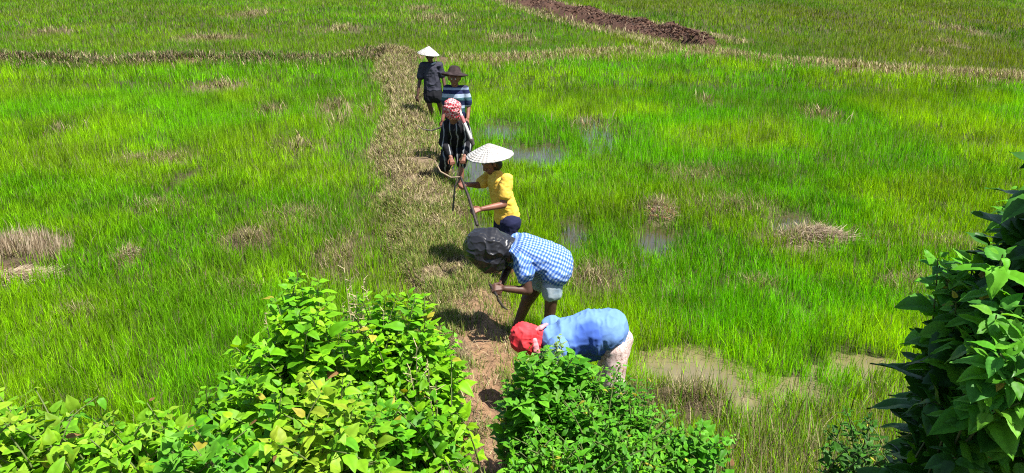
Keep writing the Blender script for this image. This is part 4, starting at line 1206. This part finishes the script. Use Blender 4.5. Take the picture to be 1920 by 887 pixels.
def leaves_mesh(name, L, kind):
    """L: list of (pos, dir, up, length, colour)"""
    T, Q, vein = TEMPL[kind]
    P = np.array([l[0] for l in L]); D = np.array([l[1] for l in L]); U = np.array([l[2] for l in L]); S = np.array([l[3] for l in L]); C = np.array([l[4] for l in L])
    D /= np.linalg.norm(D, axis=1)[:, None]
    Sd = np.cross(U, D); Sd /= np.linalg.norm(Sd, axis=1)[:, None] + 1e-9
    U = np.cross(D, Sd)
    n, m = len(P), len(T)
    wob = rng.uniform(0.85, 1.1, (n, 1)); dr = rng.uniform(0.3, 1.9, (n, 1)); wx = rng.uniform(.85, 1.15, (n, 1))
    X = T[None, :, 0] * wx; Yc = T[None, :, 1] * wob; Zc = T[None, :, 2] * dr
    Zc = Zc + 0.03 * np.sin(X * 9 + rng.uniform(0, 6, (n, 1))) * np.sign(Yc)
    V = P[:, None, :] + S[:, None, None] * (X[..., None] * D[:, None, :] + Yc[..., None] * Sd[:, None, :] + Zc[..., None] * U[:, None, :])
    F_ = (np.arange(n)[:, None, None] * m + Q[None]).reshape(-1, 4)
    col = C[:, None, :] * vein[None, :, None]
    return quads_mesh(name, V.reshape(-1, 3), F_, col.reshape(-1, 3), True)

def tubes_mesh(name, paths, r0, r1, seg=5):
    V, Q = [], []
    for pts in paths:
        m = len(pts); base = len(V)
        for i, p in enumerate(pts):
            a = (pts[min(i + 1, m - 1)] - pts[max(i - 1, 0)]).normalized(); u = a.orthogonal().normalized(); v = a.cross(u)
            r = r0 + (r1 - r0) * i / (m - 1)
            for j in range(seg):
                th = 2 * math.pi * j / seg; V.append(p + u * math.cos(th) * r + v * math.sin(th) * r)
        for i in range(m - 1):
            for j in range(seg):
                Q.append([base + i * seg + j, base + i * seg + (j + 1) % seg, base + (i + 1) * seg + (j + 1) % seg, base + (i + 1) * seg + j])
    me = bpy.data.meshes.new(name); me.from_pydata([tuple(v) for v in V], [], Q)
    me.polygons.foreach_set("use_smooth", np.ones(len(me.polygons), bool))
    return me

L_BRI = [(0.13, 0.37, 0.006), (0.18, 0.42, 0.008), (0.08, 0.26, 0.006), (0.23, 0.44, 0.01), (0.11, 0.33, 0.008)]
L_YEL = [(0.21, 0.40, 0.015), (0.15, 0.36, 0.012), (0.09, 0.29, 0.012), (0.30, 0.40, 0.03)]
L_MID = [(0.07, 0.27, 0.012), (0.10, 0.33, 0.012), (0.05, 0.20, 0.010), (0.13, 0.34, 0.025)]
L_DRK = [(0.026, 0.10, 0.008), (0.035, 0.13, 0.010), (0.018, 0.07, 0.007), (0.06, 0.20, 0.014)]  # dark greens; on the right shrub they put shade into the colour

def plant(name, label, cat, blobs, base, nst, leaf, cols, kind="ovate", step=0.055, start=0.3, lm=None, stem_r=0.006, dead=0.0, group=None, spread=0.3, droop=0.1):
    r_ = random.Random(hash(label) % 9973 if False else sum(map(ord, label)))
    bx, by = base
    bz = float(gz(bx, by))
    root = empty(name, (bx, by, bz), label, cat, group)
    wts = [b[3] ** 2 for b in blobs]
    paths, L = [], []
    for i in range(nst):
        px, py, Y, rad = r_.choices(blobs, wts)[0]
        c = aty(px, py, Y)
        # tips spread through the crown, more of them near its surface
        while True:
            v = Vector((r_.uniform(-1, 1), r_.uniform(-1, 1), r_.uniform(-0.8, 1)))
            if v.length < 1: break
        v = v.normalized() * (v.length ** 0.5)
        tip = c + v * rad
        b = Vector((bx + (c.x - bx) * 0.55 + r_.uniform(-1, 1) * spread, by + (c.y - by) * 0.4 + r_.uniform(-1, 1) * spread * .6, 0))
        b.z = float(gz(b.x, b.y)) - 0.02
        if tip.z < b.z + 0.15: tip.z = b.z + 0.15 + r_.uniform(0, .2)
        ctl = b.lerp(tip, 0.55); ctl.z = b.z + (tip.z - b.z) * 0.75
        ctl.x = b.x + (tip.x - b.x) * 0.35; ctl.y = b.y + (tip.y - b.y) * 0.35
        pts = [b * (1 - t) ** 2 + ctl * 2 * t * (1 - t) + tip * t * t for t in [k / 7 for k in range(8)]]
        paths.append(pts)
        ln = sum((pts[k + 1] - pts[k]).length for k in range(7))
        nn = max(3, int(ln * (1 - start) / step))
        ph = r_.uniform(0, 6.28)
        basecol = np.array(r_.choice(cols)) * r_.uniform(.8, 1.2)
        if r_.random() < dead: basecol = np.array((0.25, 0.2, 0.08))
        for k in range(nn + 1):
            s = start + (1 - start) * k / nn
            p = b * (1 - s) ** 2 + ctl * 2 * s * (1 - s) + tip * s * s
            ax = ((tip - ctl) * s + (ctl - b) * (1 - s)).normalized()
            u = ax.cross(Vector((0.3, 1, 0.1))).normalized(); v2 = ax.cross(u)
            size = leaf * 1.08 * r_.choice((r_.uniform(.45, .8), r_.uniform(.8, 1.25), r_.uniform(.8, 1.25))) * (1.0 if s < .8 else 1.0 - 2.2 * (s - .8))
            for sgn in ((0, math.pi) if k < nn else (0, 2.1, 4.2)):
                if k < nn and r_.random() < 0.12: continue
                a = ph + k * 1.571 + sgn + r_.uniform(-.4, .4)
                rad_d = u * math.cos(a) + v2 * math.sin(a)
                d = rad_d + ax * r_.uniform(0.15, 0.75) + Vector((0, 0, r_.uniform(-droop * 3, droop * 2)))
                up = Vector((r_.uniform(-.35, .35), r_.uniform(-.45, .25), 1)) + rad_d * r_.uniform(-.1, .35)
                c3 = np.array(r_.choice(cols)) * 0.5 + basecol * 0.5
                q = r_.random()
                if q < 0.015: c3 = np.array((0.38, 0.34, 0.04))
                elif q < 0.02: c3 = np.array((0.22, 0.12, 0.05)); size *= .6
                L.append((tuple(p + rad_d * 0.012), tuple(d), tuple(up), size, c3 * r_.uniform(.75, 1.25)))
    link("stems", tubes_mesh("stems", paths, stem_r, stem_r * 0.45), M_STEM if stem_r < 0.009 else M_WOODY, root)
    link("leaves", leaves_mesh("leaves", L, kind), lm or M_LEAF, root)
    return root

def wx(px, Y): return aty(px, 700, Y).x
WG = "leafy weeds crowding the road bank"

# big bright bush left of the path: several plants grown together
plant("leafy_bush", "tall bright green bush whose thin tip rises highest, left of the footpath", "bush",
      [(566, 505, 3.9, .04), (568, 522, 3.9, .07), (570, 560, 3.9, .12), (565, 590, 3.85, .22), (600, 650, 3.75, .30), (540, 690, 3.7, .30)], (wx(580, 3.8), 3.75), 72, 0.100, L_BRI, group=WG)
plant("leafy_bush", "bright bush beside the footpath with its rounded top by dry stalks", "bush",
      [(700, 605, 3.95, .16), (770, 590, 3.95, .14), (790, 640, 3.9, .20), (720, 680, 3.8, .28), (790, 720, 3.75, .22)], (wx(740, 3.85), 3.8), 80, 0.088, L_BRI, group=WG)
plant("leafy_bush", "bright leaves spilling over the footpath edge below the rounded bush", "bush",
      [(780, 790, 3.45, .18), (830, 800, 3.5, .12), (700, 800, 3.4, .22), (815, 860, 3.4, .14)], (wx(760, 3.5), 3.5), 59, 0.078, L_MID + L_BRI, group=WG)
plant("leafy_bush", "low green bush bulging leftwards under the tall tip", "bush",
      [(480, 730, 3.6, .20), (440, 790, 3.4, .22), (530, 800, 3.3, .28)], (wx(480, 3.5), 3.45), 72, 0.088, L_BRI, group=WG)
plant("leafy_bush", "yellowish leaves in the middle foreground under the tall green bush", "bush",
      [(600, 780, 3.2, .24), (640, 850, 3.0, .22), (540, 880, 2.9, .20)], (wx(600, 3.1), 3.1), 55, 0.085, L_YEL, group=WG)
plant("leafy_bush", "yellow-green leafy weeds filling the bottom left corner", "bush",
      [(40, 800, 3.0, .20), (130, 815, 3.0, .20), (60, 870, 2.8, .24), (0, 850, 2.9, .22), (-60, 820, 2.9, .25)], (wx(60, 3.0), 2.95), 68, 0.076, L_YEL, group=WG)
plant("leafy_bush", "green and yellow leafy weeds between the corner clump and the tall bush", "bush",
      [(250, 820, 3.15, .20), (340, 830, 3.15, .18), (280, 880, 2.9, .22), (180, 870, 2.9, .20)], (wx(270, 3.1), 3.0), 68, 0.076, L_YEL + L_BRI[:3], group=WG)
plant("leafy_bush", "darker green weeds low in front of the bulging bush", "bush",
      [(400, 870, 2.95, .20), (350, 900, 2.8, .2)], (wx(390, 3.0), 2.9), 38, 0.085, L_MID, group=WG)
# sprigs
plant("leafy_sprig", "young upright sprig with a pale leaf standing alone at the left edge", "plant",
      [(40, 728, 3.1, .05), (20, 760, 3.1, .09)], (wx(35, 3.1), 3.1), 7, 0.075, L_YEL)

# bush right of the path
plant("leafy_bush", "green bush with large leaves overlapping the bent blue-shirted worker", "bush",
      [(1000, 705, 4.3, .16), (1050, 690, 4.35, .16), (975, 760, 4.2, .14), (1100, 710, 4.4, .13), (1040, 760, 4.2, .18)], (wx(1040, 4.3), 4.25), 72, 0.098, L_MID, group=WG)
plant("leafy_bush", "dense small-leaved green bush in front of the bent worker's pink trousers", "bush",
      [(1195, 745, 4.25, .13), (1150, 720, 4.3, .13), (1235, 800, 4.1, .15), (1150, 745, 4.25, .20), (1090, 800, 4.0, .24), (1180, 800, 4.1, .18), (1130, 860, 3.8, .22)], (wx(1130, 4.1), 4.0), 135, 0.062, L_MID, "narrow", 0.045, group=WG)
plant("leafy_bush", "small-leaved green weeds at the bottom edge right of the bare path", "bush",
      [(1000, 850, 3.75, .15), (1060, 870, 3.7, .16), (1210, 865, 3.7, .16)], (wx(1080, 3.8), 3.75), 68, 0.062, L_MID + L_BRI[:1], "narrow", 0.045, group=WG)
plant("leafy_sprig", "pale variegated sprig poking up in front of the blue shirt", "plant",
      [(1035, 650, 4.55, .06), (1020, 670, 4.5, .09), (1045, 625, 4.55, .03)], (wx(1030, 4.5), 4.5), 12, 0.062, [(0.25, 0.36, 0.12), (0.30, 0.38, 0.16), (0.1, 0.28, .03)], "narrow", 0.05, 0.45)
plant("leafy_sprig", "small bright sprig alone among the dead grass at the bottom", "plant",
      [(1345, 812, 4.0, .10), (1300, 830, 4.0, .10), (1280, 870, 3.9, .10)], (wx(1320, 4.1), 4.1), 22, 0.070, L_MID, "ovate", 0.05)
# right side shrub: large dark leaves, unseen crown added beyond the frame for shade
plant("shade_toned_shrub", "tall shrub with large dark glossy leaves rising at the right edge", "shrub",  # leaf green darkened to stand for shade on the shrub
      [(1935, 550, 2.75, .22), (1895, 620, 2.75, .20), (1830, 690, 2.8, .16), (1880, 700, 2.6, .30), (1790, 660, 2.85, .08), (1990, 540, 2.6, .30), (2000, 640, 2.5, .4), (1950, 820, 2.4, .26),
       (1860, 830, 2.6, .16), (2120, 430, 2.5, .36), (2150, 600, 2.3, .40), (1860, 540, 2.85, .10), (1735, 695, 2.9, .06), (1820, 620, 2.8, .13), (1785, 720, 2.8, .10), (1880, 770, 2.4, .18), (1810, 780, 2.75, .11), (1900, 900, 2.3, .3)], (wx(1960, 3.1), 3.15), 125, 0.160, L_DRK, "broad", 0.07, 0.10, M_DLEAF, 0.0065, droop=0.2)
plant("leafy_bush", "bright thin-leaved weed growing in front of the dark shrub", "bush",
      [(1800, 820, 2.75, .12), (1770, 850, 2.8, .10), (1850, 860, 2.6, .14), (1790, 780, 2.75, .07)], (wx(1810, 2.7), 2.7), 28, 0.085, L_MID + L_BRI, "narrow", 0.05)
plant("dark_weed", "spindly weed with small dark leaves left of the dark shrub", "plant",
      [(1600, 810, 3.9, .16), (1640, 840, 3.8, .16), (1560, 800, 4.0, .08), (1680, 870, 3.7, .16)], (wx(1620, 3.9), 3.9), 34, 0.060, L_DRK, "narrow", 0.06, 0.4)
plant("leafy_bush", "bright leafy branches showing through at the top of the right edge", "bush",
      [(1915, 370, 3.2, .06), (1930, 400, 3.2, .10), (1990, 380, 3.2, .2)], (wx(1990, 3.2), 3.15), 18, 0.10, L_MID, "ovate", 0.07, 0.6)
plant("leafy_bush", "bright serrated leaves catching the sun before the dark shrub", "bush",  # the shrub's sunlit leaves, sunlight put into a brighter green
      [(1905, 670, 2.2, .07), (1880, 760, 2.2, .06), (1890, 460, 2.4, .05), (1790, 500, 2.8, .07), (1880, 590, 2.35, .05), (1850, 640, 2.45, .05), (1900, 830, 2.3, .08), (1820, 560, 2.6, .05), (1915, 560, 2.3, .06)], (wx(1960, 3.0), 3.0), 34, 0.12, L_MID + [(0.07, .25, .05)], "broad", 0.08, 0.6)

# dry flower stalks standing in the bush by the path
def stalks():
    r_ = random.Random(4)
    root = empty("dry_stalks", (wx(680, 3.95), 3.95, float(gz(wx(680, 3.95), 3.95))), "cluster of thin dry flower stalks sticking out of the bright bush", "stalks")
    paths = []; heads_ = []
    for px0, py0, n in ((675, 545, 16), (780, 690, 9), (720, 640, 6), (495, 620, 2)):
        for i in range(n):
            t = aty(px0 + r_.gauss(0, 22), py0 + r_.gauss(20, 30), 3.95 if py0 < 660 else 3.6)
            b = t + Vector((r_.gauss(0, .06), r_.gauss(0, .06), -r_.uniform(.5, .8)))
            b.z = max(b.z, float(gz(b.x, b.y)))
            paths.append([b, b.lerp(t, .5) + Vector((r_.gauss(0, .015), 0, 0)), t])
            for k in range(5):
                p = t.lerp(b, k * 0.035 * r_.uniform(.6, 1.4)); q = p + Vector((r_.gauss(0, .02), r_.gauss(0, .02), r_.uniform(.0, .03)))
                paths.append([p, p.lerp(q, .5), q])
    link("stems", tubes_mesh("stems", paths, 0.0026, 0.0016, 4), mat("dry_stem", (.42, .35, .2), .8), root)
stalks()
